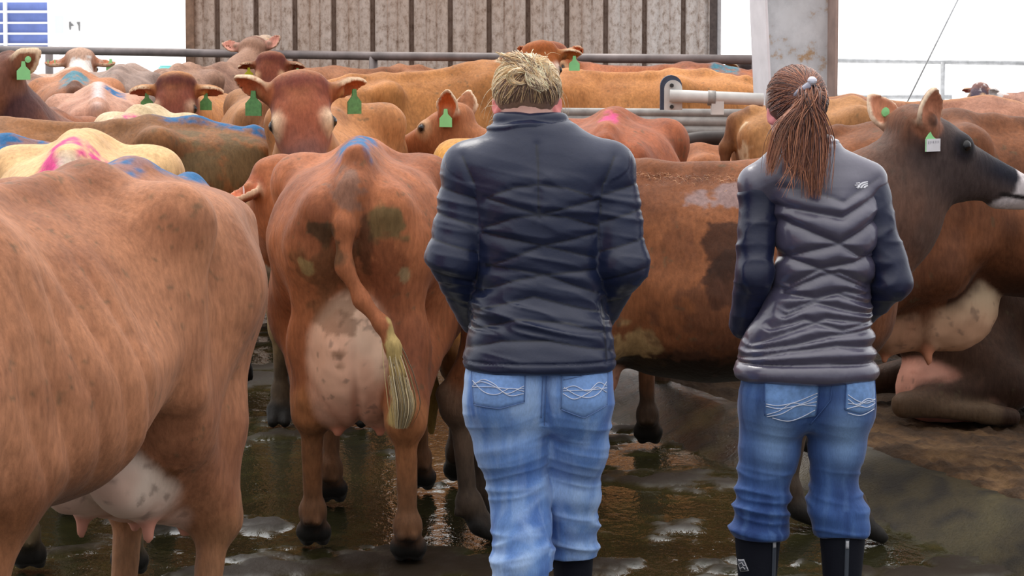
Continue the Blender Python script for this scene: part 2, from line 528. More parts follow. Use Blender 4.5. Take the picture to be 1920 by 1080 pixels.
def cow_prims(o):
    pr = []
    drop = o.get('drop', 0.0)
    dz = lambda x: -drop * max(0.0, min(1.0, (x + .3) / .9))
    fat = o.get('fat', 1.0)
    lift = o.get('lift', 0.0)
    top = [z + dz(x) for z, x in zip(T_TOP, TX)]
    tuck = o.get('tuck', 0.0)
    bot = [z + dz(x) * .5 + lift + tuck * max(0.0, min(1.0, (.15 - x) / .4)) for z, x in zip(T_BOT, TX)]
    cx = o.get('chest', 0.0)
    XS = [x - cx * max(0, min(1, (x - .40) / .3)) for x in TX]
    pr.append(loft((0, 0, 0), (1, 0, 0), (0, 0, 1), (0, 1, 0), XS, top, bot, [w * fat for w in T_W], T_C, T_U, T_L, g='trunk', endk=.12))
    th = o.get('th', 0.0)
    if th: pr.append(cap((-.30, 0, 1.24), (-.70, 0, 1.20 + th), .035, .040, .10, 'trunk'))
    # spine ridge, hooks, pins, thurls
    for a, b, r in (((-.76, 1.185), (-.45, 1.25), .028), ((-.45, 1.25), (-.10, 1.235), .03), ((-.10, 1.232), (.42, 1.24), .03)):
        pr.append(cap((a[0], 0, a[1] + dz(a[0])), (b[0], 0, b[1] + dz(b[0])), r, r, .07, 'trunk'))
    for s in (1, -1):
        pr.append(ell((-.27, s * .216, 1.165), (.05, .032, .042), .07, 'trunk'))
        pr.append(cap((-.27, s * .20, 1.18), (-.24, 0, 1.23), .035, .03, .09, 'trunk'))
        pr.append(cap((-.27, s * .20, 1.155), (-.72, s * .105, 1.10), .045, .045, .12, 'trunk'))
        pr.append(cap((-.27, s * .21, 1.15), (-.25, s * .235, .80), .035, .05, .12, 'trunk'))
        pr.append(ell((-.745, s * .105, 1.105), (.05, .045, .05), .06, 'trunk'))
        # hollow flank in front of the hip bone, below the loin
        h = ell((-.06, s * .37, 1.08 + dz(-.07)), (.12, .075, .12), .14, 'trunk', neg=True)
        pr.append(h)
        h = ell((-.50, s * .295, 1.03), (.12, .075, .10), .11, 'trunk', neg=True)
        pr.append(h)
    lg = o.get('legs', {})
    if o.get('lying'):
        for s in (1, -1):
            pr += [cap((-.50, s*.15, .85), (-.22, s*.30, .62), .17, .11, .10, 'thigh'), cap((-.22, s*.30, .62), (-.66, s*.36, .55), .085, .05, .05, 'thigh'),
                   cap((-.66, s*.36, .55), (-.34, s*.42, .515), .042, .035, .03, 'leg'), cap((-.34, s*.42, .515), (-.24, s*.42, .50), .042, .040, .02, 'hoof'),
                   cap((.42, s*.13, .95), (.52, s*.2, .62), .13, .09, .10, 'shoulder'), cap((.52, s*.2, .6), (.62, s*.24, .53), .07, .05, .05, 'leg'), cap((.62, s*.24, .525), (.38, s*.26, .51), .04, .036, .03, 'leg')]
    for s, hk, fk in () if o.get('lying') else ((1, 'hl', 'fl'), (-1, 'hr', 'fr')):
        d, df = lg.get(hk, 0.0), lg.get(fk, 0.0)
        H = (-.50, s * .13, 1.0); sl = o.get('slim', 0.0); ST = (-.29 + .3 * d - .10 * sl, s * (.185 - .02 * sl), .71); BU = (-.66, s * .11, .98)
        G = (-.62 + .4 * d, s * .14, .68); K = (-.70 + .75 * d, s * .15, .46); KP = (-.745 + .75 * d, s * .15, .505)
        Fh = (-.655 + d, s * .155, .135); HT = (-.62 + d, s * .155, .075)
        pr += [cap(H, ST, .15, .105 - .02 * sl, .10, 'thigh'), cap(H, BU, .13, .085, .10, 'thigh'), cap(BU, G, .085, .075, .10, 'thigh'),
               cap(ST, K, .10 - .03 * sl, .048, .07, 'thigh'), cap(G, K, .07, .046, .08, 'thigh'), cap(G, KP, .05, .024, .04, 'thigh'),
               ell(K, (.050, .047, .062), .025, 'leg'), cap(K, KP, .040, .026, .03, 'leg'), cap(K, Fh, .037, .029, .025, 'leg'), ell(Fh, (.044, .040, .042), .02, 'leg'),
               cap(Fh, HT, .036, .042, .03, 'leg'),
               ell((Fh[0] - .035, Fh[1] + .018, .105), (.018, .014, .016), .012, 'leg'), ell((Fh[0] - .035, Fh[1] - .018, .105), (.018, .014, .016), .012, 'leg')]
        for q in (1, -1):
            pr.append(cap((HT[0], HT[1] + q * .023, .062), (HT[0] + .07, HT[1] + q * .025, .022), .036, .022, .012, 'hoof'))
        A = (.42, s * .115, 1.08 + dz(.42)); B = (.60 - cx, s * .155, .85 + dz(.6) * .6); E = (.42, s * .165, .71 + dz(.42) * .4)
        KN = (.455 + .45 * df, s * .15, .385 + .12 * abs(df) * (df > 0)); FF = (.445 + df, s * .15, .135); FT = (.475 + df, s * .15, .075)
        pr += [cap(A, B, .10, .105, .12, 'shoulder'), cap(B, E, .105, .085, .10, 'shoulder'), cap(A, E, .09, .085, .12, 'shoulder'),
               cap(E, KN, .085, .045, .08, 'fore'), ell(KN, (.05, .046, .055), .03, 'leg'), cap(KN, FF, .035, .028, .025, 'leg'),
               ell(FF, (.042, .039, .04), .02, 'leg'), cap(FF, FT, .034, .041, .03, 'leg'),
               ell((FF[0] - .033, FF[1] + .018, .105), (.018, .014, .016), .012, 'leg'), ell((FF[0] - .033, FF[1] - .018, .105), (.018, .014, .016), .012, 'leg')]
        for q in (1, -1):
            pr.append(cap((FT[0], FT[1] + q * .023, .062), (FT[0] + .065, FT[1] + q * .025, .022), .036, .022, .012, 'hoof'))
    # udder
    u = o.get('udder', 'std')
    if u == 'std':
        for s in (1, -1):
            pr += [ell((-.36, s * .07, .56), (.16, .09, .13), .06, 'ud'), ell((-.52, s * .065, .60), (.13, .085, .16), .06, 'ud'),
                   cap((-.30, s * .085, .46), (-.29, s * .09, .38), .018, .013, .03, 'teat'), cap((-.50, s * .06, .46), (-.50, s * .062, .38), .018, .013, .03, 'teat')]
    elif u:
        pr += u
    # tail
    tl = o.get('tail', [(-.72, 0, 1.215, .04), (-.80, 0, 1.18, .034), (-.845, 0, 1.06, .026), (-.85, .01, .80, .020), (-.845, .015, .62, .018)])
    if tl:
        for a, b in zip(tl[:-1], tl[1:]):
            pr.append(cap(a[:3], b[:3], a[3], b[3], .03, 'tail'))
        if o.get('switch', True):
            a = tl[-1]
            pr += [cap(a[:3], (a[0] + .005, a[1], a[2] - .14), .018, .036, .02, 'switch'), cap((a[0] + .005, a[1], a[2] - .14), (a[0] + .01, a[1] + .01, a[2] - .27), .036, .012, .02, 'switch')]
    # neck and head
    hd = o.get('head', {})
    poll = _v(hd.get('poll', (1.12, 0, 1.33)))
    f, up, s_ = head_frame(hd.get('yaw', 0), hd.get('pitch', -48), hd.get('roll', 0))
    n0 = _v((.48, 0, .98 + dz(.48)))
    n3 = poll + f * .09 - up * .075
    n1 = n0 + (n3 - n0) * .45 + _v((.05, 0, -.02))
    n1b = n0 + (n3 - n0) * .5
    sq = (1, .68, 1)
    pr += [cap(n0, n1, .25, .175, .14, 'neck', sq), cap(n1, n3, .172, .115, .08, 'neck', (1, .8, 1)),
           cap((.66 - cx, 0, .78 + dz(.66)), n1b - _v((0, 0, .03)), .10, .10, .14, 'neck', (1, .6, 1)), ell((.70 - cx, 0, .72 + dz(.7)), (.11, .08, .11), .12, 'neck')]
    ht = [-.03, .04, .10, .17, .25, .33, .41, .47, .51]
    pr.append(loft(poll, f, up, s_, ht,
                   [.012, .034, .038, .030, .016, .008, .004, -.004, -.02],
                   [-.13, -.175, -.215, -.225, -.19, -.15, -.122, -.110, -.090],
                   [.078, .096, .102, .104, .080, .062, .060, .066, .052],
                   [.6, .66, .70, .72, .64, .55, .5, .5, .5],
                   [2.6] * 9, [2.0, 2.0, 2.0, 2.0, 2.0, 2.1, 2.2, 2.3, 2.3], k=.06, g='head', endk=.05, sm=7))
    pr.append(ell(poll + up * .012 + f * .005, (.05, .05, .045), .06, 'head'))
    pr.append(cap(poll - s_ * .06 - up * .01, poll + s_ * .06 - up * .01, .045, .045, .05, 'head'))
    eyes, ears = [], []
    er = hd.get('ear', (0.05, -.30))
    for s in (1, -1):
        ec = poll + f * .165 + s_ * (s * .088) - up * .012
        eyes.append((ec + s_ * (s * .016), s))
        pr.append(ell(ec - s_ * (s * .008), (.040, .040, .036), .03, 'head'))
        ee = er[s] if isinstance(er, dict) else er
        e = _unit(s_ * (s * (ee[2] if len(ee) > 2 else 1.0)) + up * ee[0] + f * ee[1])
        nn = hd.get('earn', (.9, -.25))
        if isinstance(nn, dict): nn = nn[s]
        n = f * nn[0] + up * nn[1] + (s_ * (s * nn[2]) if len(nn) > 2 else 0)
        n = _unit(n - e * float(n @ e))
        b = poll + f * .03 + s_ * (s * .088) - up * .035
        pr.append(cap(b - e * .02, b + e * .06, .032, .026, .03, 'earb'))
        c = b + e * .097
        pr.append(ear_prim(c, e, n, 'ear', L=.083 * hd.get('earS', 1.0), W=.056 * hd.get('earS', 1.0)))
        ears.append((c, e, n, s))
    for s in (1, -1):
        pr.append(ell(poll + f * .515 + s_ * (s * .034) - up * .035, (.014, .014, .011), .012, 'head', neg=True))
    # mouth
    pr.append(cap(poll + f * .40 - up * .105, poll + f * .49 - up * .085, .045, .034, .025, 'head', None))
    return pr, dict(poll=poll, f=f, up=up, s=s_, eyes=eyes, ears=ears, dz=dz)

def gdist(pr, V, gs):
    d = np.full(len(V), 1e3, np.float32)
    for p in pr:
        if p.g in gs and not p.neg:
            m = np.flatnonzero(np.all((V > p.lo - .12) & (V < p.hi + .12), axis=1))
            if len(m): d[m] = np.minimum(d[m], p.f(V[m]))
    return d

def cow_colour(o, pr, inf, V, Nn):
    c = dict(FORE); c.update(o.get('col', {}))
    sd = o.get('seed', 1)
    main, dark = c['main'], c['dark']
    G = lambda k, d: c[k] if c[k] is not None else d
    n1 = fbm(V, 2.2, sd); n2 = fbm(V, 7, sd + 9); n3 = fbm(V, 24, sd + 17)
    mix = lambda C, w, t: C + (np.asarray(t, np.float32)[None] - C) * np.clip(w, 0, 1)[:, None]
    C = np.repeat(main[None], len(V), 0).astype(np.float32)
    C = mix(C, sstep(.40, .68, n1) * .65, dark)
    C = mix(C, sstep(.50, .70, n2) * .35, dark)
    C = mix(C, sstep(.50, .30, n2) * .30, main * 1.3)
    fl = fbm(V * np.array([14, 14, 2.5], np.float32), 1.3, sd + 40)          # streaks of the lie of the coat
    C = mix(C, sstep(.52, .72, fl) * .30, dark * .9)
    C = mix(C, sstep(.46, .30, fl) * .22, main * 1.3)
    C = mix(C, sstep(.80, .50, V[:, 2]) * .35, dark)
    sp = fbm(V, 46, sd + 5)
    C = mix(C, sstep(.68, .76, sp) * (n2 > .52) * .5, np.array([.10, .085, .05]))
    d_hd, d_ud = gdist(pr, V, ('head',)), gdist(pr, V, ('ud',))
    d_nk, d_leg = gdist(pr, V, ('neck',)), gdist(pr, V, ('leg', 'fore'))
    d_th, d_tr = gdist(pr, V, ('thigh', 'shoulder')), gdist(pr, V, ('trunk',))
    x, y, z = V.T
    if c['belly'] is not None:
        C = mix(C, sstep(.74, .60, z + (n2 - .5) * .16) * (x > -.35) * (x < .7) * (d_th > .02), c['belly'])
    if c['spine'] is not None:
        C = mix(C, sstep(.05, .0, np.abs(y)) * sstep(1.1, 1.2, z) * .8, c['spine'])
    w = sstep(.10, .0, d_nk) * sstep(.55, .85, x + (n2 - .5) * .15)
    w = np.maximum(w, sstep(.06, 0, d_nk) * (d_tr > .04))
    C = mix(C, w, G('neck', main * .9 + dark * .1))
    # legs
    lw = sstep(.05, .01, d_leg) * sstep(.66, .50, z)
    C = mix(C, lw * .8, c['leg'])
    C = C if o.get('lying') else mix(C, sstep(.56, .16, z + (n2 - .5) * .4) * sstep(.06, .02, np.minimum(d_leg, d_th)) * .95, c['mudleg'])
    C = C if o.get('lying') else mix(C, sstep(.13, .06, z + (n3 - .5) * .05), np.array([.018, .016, .014]))
    if o.get('udder', 'std'):
        uw = sstep(.030, .004, d_ud - (n2 - .5) * .02)
        uc = np.repeat(c['ud'][None], len(V), 0) * (1 + (n2 - .5)[:, None] * .35)
        uc = mix(uc, sstep(.50, .66, fbm(V, 4.5, sd + 50)) * .5, c['ud'] * np.array([.96, .68, .62]))
        uc = mix(uc, sstep(.62, .45, z + (n2 - .5) * .1) * .55, c['ud'] * np.array([.92, .58, .54]))
        uc = mix(uc, sstep(.78, .9, ridged(V * np.array([1, 1, .5], np.float32), 9, sd + 7)) * .35, c['ud'] * np.array([.72, .56, .52]))
        uc = mix(uc, sstep(.66, .74, fbm(V, 38, sd + 11)) * .5, np.array([.16, .11, .09]))
        C = C + (uc - C) * uw[:, None]
        C = mix(C, sstep(.02, .0, gdist(pr, V, ('teat',))), c['ud'] * np.array([.85, .5, .45]))
    # head
    p = V - inf['poll']
    t, l, h = p @ inf['f'], p @ inf['s'], p @ inf['up']
    hw = sstep(.06, .005, d_hd) * sstep(-.06, .03, t)
    face = G('face', main * .75 + dark * .25)
    C = mix(C, hw, face)
    C = mix(C, hw * sstep(.10, .02, t + (n3 - .5) * .06) * sstep(-.10, -.02, h), G('poll', dark))
    C = mix(C, hw * sstep(-.09, -.15, h) * sstep(.05, .12, t) * c.get('cheek', .6), main * 1.15)
    if c.get('nosedark') is not None:
        C = mix(C, hw * sstep(.16, .36, t + (n3 - .5) * .08) * sstep(-.10, -.03, h), c['nosedark'])
    C = mix(C, hw * sstep(.415, .435, t + (n3 - .5) * .03 + np.clip(-h - .08, 0, .05)), c['muz'])
    C = mix(C, hw * sstep(.462, .475, t) * sstep(-.080, -.06, h), c['nose'])
    for ec, s in inf['eyes']:
        de = np.linalg.norm(V - ec, axis=1)
        C = mix(C, sstep(.075, .030, de + (n3 - .5) * .02) * .9, c['eye'])
        C = mix(C, sstep(.032, .024, de) * .9, np.array([.012, .01, .01]))
    C = mix(C, hw * sstep(.012, .004, np.abs(h + .098 - (t - .40) * .25)) * sstep(.36, .39, t), np.array([.02, .016, .016]))
    d_e = gdist(pr, V, ('ear',))
    for ec, e, n, s in inf['ears']:
        q = V - ec
        a, k = q @ e, q @ n
        m = np.cross(e, n); b = q @ m
        near = sstep(.03, .0, d_e) * (np.linalg.norm(q, axis=1) < .15)
        C = mix(C, near * .7, main * .55 + dark * .35)
        inner = near * sstep(.15, .5, Nn @ n)
        C = mix(C, inner, c['earin'])
        C = mix(C, inner * sstep(.02, -.07, a) * .7, dark * .7)
        r = np.sqrt((a / .083) ** 2 + (b * (1 + .9 * np.clip(a / .083, -.2, 1) ** 2) / .056) ** 2)
        C = mix(C, near * sstep(.82, .97, r) * sstep(-.06, 0, a), c['earrim'])
    # tail
    C = mix(C, sstep(.02, .0, gdist(pr, V, ('tail',)) ) * (x < -.74), G('tail', main * .8 + dark * .2))
    C = mix(C, sstep(.02, .0, gdist(pr, V, ('switch',))), c['switch'])
    # white patches, dried muck, some painted light and shading, chalk marks
    for cen, rad, colr, st in o.get('patch', []):
        q = (V - np.array(cen, np.float32)) / np.array(rad, np.float32)
        dd = np.sqrt((q * q).sum(1)) + (n2 - .5) * 2.0 + (n3 - .5) * 1.6
        C = mix(C, sstep(1.05, .75, dd) * st, colr)
    for x0, x1, y0, y1, colr in o.get('chalk', []):
        m = sstep(x0 - .04, x0 + .02, x + (n3 - .5) * .10) * sstep(x1 + .04, x1 - .02, x + (n3 - .5) * .10)
        m = m * sstep(y0 - .02, y0 + .01, y + (n3 - .5) * .05) * sstep(y1 + .02, y1 - .01, y + (n3 - .5) * .05) * sstep(1.02, 1.10, z - inf['dz'](.4) * 0) * (x < .75)
        m = m * (.25 + .75 * sstep(.36, .56, fbm(V * np.array([1, 2, 1], np.float32), 26, sd + 3)))
        C = mix(C, m, colr)
    L = C.mean(1, keepdims=True)
    C = np.clip(L + (C - L) * 1.12, .003, 1)
    return np.clip(C * .84, .004, .95)

BLUE, PINK, TEAL = lin(46, 104, 152), lin(214, 80, 136), lin(84, 132, 146)

def tag_part(name, root, sc, c, f_n, down, side, kind):
    """ear tag hanging from the ear: panel with a neck, its face towards f_n"""
    mb = MB()
    def q(a, b, k): return tuple((c + side * a + down * b + f_n * k) * sc)
    if kind in ('button', 'buttonw'):
        n = 14
        for k0 in (0.0,):
            ring = [(math.cos(2*PI*i/n) * .016, math.sin(2*PI*i/n) * .016) for i in range(n)]
            vs = [q(a, b, -.003) for a, b in ring] + [q(a, b, .004) for a, b in ring] + [q(0, 0, .006)]
            fs = [(i, (i+1) % n, n + (i+1) % n, n + i) for i in range(n)] + [(n + i, n + (i+1) % n, 2*n) for i in range(n)] + [tuple(range(n))[::-1]]
            mb.add(vs, fs)
        return mb.build(name, M_TAG if kind == 'button' else M_TAGW, root)
    W, Hh = .034, .085
    out = [(-.009, -.008), (-.012, .018), (-W, .040), (-W, Hh), (W, Hh), (W, .040), (.012, .018), (.009, -.008)]
    n = len(out)
    vs = [q(a, b, -.002) for a, b in out] + [q(a, b, .002) for a, b in out]
    fs = [tuple(range(n)), tuple(range(2*n - 1, n - 1, -1))] + [(i, (i+1) % n, n + (i+1) % n, n + i) for i in range(n)]
    mb.add(vs, fs)
    o = mb.build(name, {'green': M_TAG, 'deep': M_TAGD, 'yellow': M_TAGY, 'two': M_TAG}[kind], root)
    if kind == 'two':
        p = MB()
        for k in (.0024, -.0036):
            vs = [q(-W, .043, k), (q(W, .043, k)), q(W, Hh, k), q(-W, Hh, k), q(-W, .043, k + .0012), q(W, .043, k + .0012), q(W, Hh, k + .0012), q(-W, Hh, k + .0012)]
            p.add(vs, [(0,1,2,3), (7,6,5,4), (0,4,5,1), (1,5,6,2), (2,6,7,3), (3,7,4,0)])
        pan = p.build('tag_panel', M_TAGW, o)
        t = MB()
        r2 = random.Random(3)
        for i in range(7):
            a = -W + .008 + i * .0085
            vs = [q(a, .050, .0040), q(a + .002, .050, .0040), q(a + .002, .056 + r2.random() * .006, .0040), q(a, .056 + r2.random() * .004, .0040)]
            t.add(vs, [(0, 1, 2, 3)])
        t.build('tag_marks', M_TAGINK, o)
    return o

COWS = []
def ground_z(x, y):
    """the alley floor is level; the bedding behind the sloped curb lies higher"""
    q = (x - (.5 + (12.4 - y) * .33)) * .95
    t = min(1.0, max(0.0, q / .30))
    return .14 * t

def cow(label, ref, pix, Y, hd, h=.014, sc=None, gz=None, group='jersey cows crowded in the barn', body_name='body', **o):
    """ref: local point (standard cow) that the photo shows at pix, Y metres ahead; hd: heading, 0 = facing right, 90 = facing away"""
    pr, inf = cow_prims(o)
    W = PX(pix[0], pix[1], Y)
    a = math.radians(hd)
    if gz is None: gz = ground_z(W.x, Y)
    if sc is None: sc = (W.z - gz) / (ref[2] - (.47 if o.get('lying') else 0))
    ca, sa = math.cos(a), math.sin(a)
    rx, ry = ref[0] * sc, ref[1] * sc
    loc = (W.x - (rx * ca - ry * sa), Y - (rx * sa + ry * ca), gz)
    root = empty('cow', loc, a)
    tag(root, label, 'cow', group)
    zo = .47 if o.get('lying') else 0.0
    V, Q = sdf_mesh(pr, h, floor=zo)
    Nn = normals(V, Q)
    if o.get('ribs'):
        x, y, z = V.T
        ph = (x - .38 * (z - .85) + .5 * (z - .85) ** 2 + .02 * fbm(V, 5, 3)) * 2 * PI / .10
        m = sstep(-.02, .12, x) * sstep(.62, .45, x) * sstep(.62, .75, z) * sstep(1.17, 1.05, z) * (np.abs(Nn[:, 1]) > .3)
        V = V + Nn * ((np.abs(np.sin(ph / 2)) ** .8 - .6) * .012 * o['ribs'] * m)[:, None]
    nb = (fbm(V, 7, o.get('seed', 1) + 30) - .5) * .016 * sstep(.5, .75, V[:, 2]) * (V[:, 0] < .75) + (fbm(V, 22, o.get('seed', 1) + 33) - .5) * .004
    V = V + Nn * nb[:, None]
    if isinstance(o.get('udder'), list):
        du = sstep(.03, .0, gdist(pr, V, ('ud',)))
        gr = np.exp(-(V[:, 1] / .016) ** 2) * .016 * sstep(.62, .52, V[:, 2] + 0 * V[:, 0]) + np.exp(-(V[:, 1] / .012) ** 2) * .006
        V = V + Nn * (du * ((fbm(V, 9, 71) - .5) * .022 + ridged(V * np.array([1, 1, .6], np.float32), 6, 72) * .007 - gr))[:, None]
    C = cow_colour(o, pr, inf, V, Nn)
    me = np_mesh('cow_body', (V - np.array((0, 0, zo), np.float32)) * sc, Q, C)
    for k_ in ('eyes', 'ears'): inf[k_] = [(q[0] - np.array((0, 0, zo), np.float32),) + tuple(q[1:]) for q in inf[k_]]
    fa = me.attributes.new('Fur', 'FLOAT', 'POINT')
    fur = 1 - .9 * np.maximum(sstep(.03, .004, gdist(pr, V, ('ud', 'teat'))) if o.get('udder', 'std') else 0, sstep(.44, .47, (V - inf['poll']) @ inf['f']) * (gdist(pr, V, ('head',)) < .03))
    fa.data.foreach_set('value', (fur * np.ones(len(V))).astype(np.float32))
    body = link(body_name, me, M_COAT, root)
    for ec, s in inf['eyes']:
        bm = bmesh.new()
        bmesh.ops.create_uvsphere(bm, u_segments=16, v_segments=10, radius=.0225 * sc)
        me = bpy.data.meshes.new('eye'); bm.to_mesh(me); bm.free()
        for p in me.polygons: p.use_smooth = True
        e = link('eye', me, M_EYE, root)
        e.location = tuple(ec * sc)
    for side, kind, along in o.get('tags', []):
        for ec, e, n, s in inf['ears']:
            if s != side: continue
            dn = _unit(np.array((0, 0, -1), np.float32) + inf['f'] * .0)
            fn = n if kind in ('button', 'buttonw') else _unit(n - dn * float(n @ dn))
            sdv = np.cross(dn, fn)
            back = -1 if o.get('tag_back') else 1
            c = ec + e * along + n * ((.004 if kind in ('button', 'buttonw') else .020) if back > 0 else -.040)
            tag_part('ear_tag', root, sc, c, fn * back, dn, sdv, kind)
    print('COW %-60s sc %.3f loc %.2f %.2f gz %.2f  v %d' % (label[:60], sc, loc[0], loc[1], gz, len(V)))
    COWS.append((root, pr, inf, sc))
    return root, pr, inf, sc
# ------------------------------------------------------------------ people
M_SKIN = coloured('skin', .5, .1, 60, .05, .1, .002)
M_NAVY = coloured('navy_nylon', .32, .12, 70, .05, .3, .002, spec=.55)
M_NAVY.node_tree.nodes['Principled BSDF'].inputs['Sheen Tint'].default_value = (.62, .72, 1, 1)
M_VEST = coloured('grey_nylon', .30, .05, 90, .05, .25, .002, spec=.9, coat=.45)
M_VEST.node_tree.nodes['Principled BSDF'].inputs['Coat Roughness'].default_value = .18
M_DENIM = coloured('denim', .8, .2, 260, .12, .5, .0015, stretch=(1, 1, .25), spec=.25)
M_STITCH = simple('pale_stitching', lin(205, 212, 228), .7, var=.05, bmp=0)
M_SEAM = simple('denim_seam', lin(96, 122, 168), .8, var=.1, bmp=0)
M_SEAM2 = simple('deep_denim_seam', lin(60, 88, 140), .8, var=.1, bmp=0)
M_RUB = simple('black_boot_rubber', (.012, .012, .015), .45, var=.1, scale=40, bmp=.15, bd=.002)
M_NEO = simple('black_boot_sleeve', (.008, .009, .015), .8, var=.15, scale=200, bmp=.3, bd=.001, spec=.15)
M_STRIP = simple('boot_pull_strip', lin(62, 68, 78), .55, var=.1, bmp=0)
M_GREYT = simple('pale_grey_tab', lin(190, 190, 195), .5, var=.05, bmp=0)
M_WHITE = simple('white_thread', lin(240, 240, 245), .6, var=.03, bmp=0)
M_BLKTIE = simple('black_hair_tie', (.02, .02, .025), .5, var=.1, bmp=0)
M_SILV = simple('silver_clip', lin(215, 215, 225), .25, metal=.6, var=.05, bmp=0)
M_HAIR = coloured('hair_strands', .38, .2, 160, .15, .05, .001, spec=.6)
BLOND = [lin(255, 230, 192), lin(232, 196, 146), lin(128, 98, 80)]
AUBURN = [lin(178, 116, 84), lin(132, 80, 60), lin(82, 50, 44)]

def strand_mesh(name, parent, cols, strands, r, taper=True, seed=1):
    """many fine locks as one mesh; strands: list of (points, colour index)"""
    rr = np.random.RandomState(seed)
    VV, FF, CC = [], [], []; n0 = 0
    for pts, ci in strands:
        P = np.array([tuple(p) for p in pts], np.float32); n = len(P)
        T = np.gradient(P, axis=0); T /= np.linalg.norm(T, axis=1, keepdims=True) + 1e-9
        A = np.cross(T, np.array([.31, .52, .79], np.float32)); A /= np.linalg.norm(A, axis=1, keepdims=True) + 1e-9
        B = np.cross(T, A)
        t = np.linspace(0, 1, n)
        w = r * ((1 - .8 * np.clip((t - .5) / .5, 0, 1)) if taper else np.ones(n)) * rr.uniform(.6, 1.25)
        ring = [P + (A * math.cos(q) + B * math.sin(q)) * w[:, None] for q in (0, 2*PI/3, 4*PI/3)]
        VV.append(np.stack(ring, 1).reshape(-1, 3))
        i = np.arange(n - 1)[:, None] * 3 + n0
        for k in range(3):
            k2 = (k + 1) % 3
            FF.append(np.concatenate([i + k, i + k2, i + 3 + k2, i + 3 + k], 1))
        CC.append(np.repeat((cols[ci] * rr.uniform(.72, 1.25))[None], n * 3, 0))
        n0 += n * 3
    me = np_mesh(name, np.concatenate(VV), np.concatenate(FF), np.clip(np.concatenate(CC), 0, 1))
    return link(name, me, M_HAIR, parent)

def garment(name, mat, parent, prims, h, colf, disp=None, cut=None, smooth=2):
    V, Q = sdf_mesh(prims, h, cut=cut, smooth=smooth)
    Nn = normals(V, Q)
    if disp is not None:
        V = V + Nn * disp(V, Nn)[:, None]
        Nn = normals(V, Q)
    me = np_mesh(name, V, Q, colf(V, Nn))
    o = link(name, me, mat, parent)
    return o, V, Q

def bvh(V, Q): return BVHTree.FromPolygons([tuple(v) for v in V], [tuple(q) for q in Q])
def on_back(bt, x, z, off=.002):
    """point on the cloth seen from behind (from -Y) at x, z"""
    r = bt.ray_cast(Vector((x, -1.5, z)), Vector((0, 1, 0)))
    if r[0] is None: return None
    return r[0] + Vector((0, -off, 0)), r[1]

def patch_on(bt, name, mat, parent, quad, nx=10, nz=10, off=.0035):
    """a sewn patch lying on the cloth; quad = four (x, z) corners, clockwise from upper left"""
    mb = MB(); vs = []
    for j in range(nz + 1):
        for i in range(nx + 1):
            u, v = i / nx, j / nz
            a = np.array(quad[0]) * (1-u) + np.array(quad[1]) * u
            b = np.array(quad[3]) * (1-u) + np.array(quad[2]) * u
            p = a * (1-v) + b * v
            if len(quad) == 5: p = p + np.array((0, quad[4])) * v * (1 - abs(2*u - 1))
            q = on_back(bt, p[0], p[1], off)
            vs.append(q[0] if q else Vector((p[0], 0, p[1])))
    n = len(vs)
    vs2 = vs + [v + Vector((0, off * 1.6, 0)) for v in vs]
    fs = []
    for j in range(nz):
        for i in range(nx):
            k = j * (nx + 1) + i
            fs.append((k, k+1, k+nx+2, k+nx+1)); fs.append((n+k+nx+1, n+k+nx+2, n+k+1, n+k))
    rim = [i for i in range(nx)] + [nx + j*(nx+1) for j in range(nz)] + [nz*(nx+1) + i for i in range(nx, 0, -1)] + [j*(nx+1) for j in range(nz, 0, -1)]
    for a, b in zip(rim, rim[1:] + rim[:1]): fs.append((a, n+a, n+b, b))
    mb.add(vs2, fs)
    return mb.build(name, mat, parent, smooth=True)

def line_on(bt, mb, pts, r, off=.004, dens=.006, dash=None):
    out = []
    for (x0, z0), (x1, z1) in zip(pts[:-1], pts[1:]):
        n = max(2, int(math.hypot(x1-x0, z1-z0) / dens))
        for i in range(n):
            t = i / n
            q = on_back(bt, x0 + (x1-x0)*t, z0 + (z1-z0)*t, off)
            if q: out.append(q[0])
    q = on_back(bt, pts[-1][0], pts[-1][1], off)
    if q: out.append(q[0])
    if len(out) > 1: mb.tube(out, r, 6)

def smooth_line(pts, n=24):
    """Catmull-Rom through the points"""
    P = [np.array(p, float) for p in pts]
    P = [2*P[0]-P[1]] + P + [2*P[-1]-P[-2]]
    out = []
    for i in range(1, len(P) - 2):
        for k in range(n // (len(pts) - 1) + 1):
            t = k / (n // (len(pts) - 1) + 1)
            a, b, c, d = P[i-1:i+3]
            out.append(tuple(.5 * ((2*b) + (c-a)*t + (2*a-5*b+4*c-d)*t*t + (3*b-a-3*c+d)*t**3)))
    out.append(tuple(P[-2]))
    return out

def hand_prims(w, d, s):
    """hand from the wrist w going along d, thumb on the side s (in front pocket, loosely curled)"""
    w = _v(w); d = _unit(d); up = _unit(np.cross(d, _v((s, 0, 0)))); lat = np.cross(up, d)
    pr = [cap(w, w + d * .075, .024, .030, .03, 'hand'), ]
    for i, L in enumerate((.066, .074, .070, .055)):
        b = w + d * .078 + lat * (-.027 + i * .018)
        m = b + d * L * .5 - up * .006
        e = m + d * L * .38 - up * .022
        pr += [cap(b, m, .0088, .0082, .008, 'hand'), cap(m, e, .0082, .007, .005, 'hand')]
    t0 = w + d * .025 + lat * -.022
    t1 = t0 + d * .035 + lat * -.022 - up * .01
    pr += [cap(t0, t1, .012, .010, .012, 'hand'), cap(t1, t1 + d * .028 - up * .006, .0095, .0075, .006, 'hand')]
    return pr

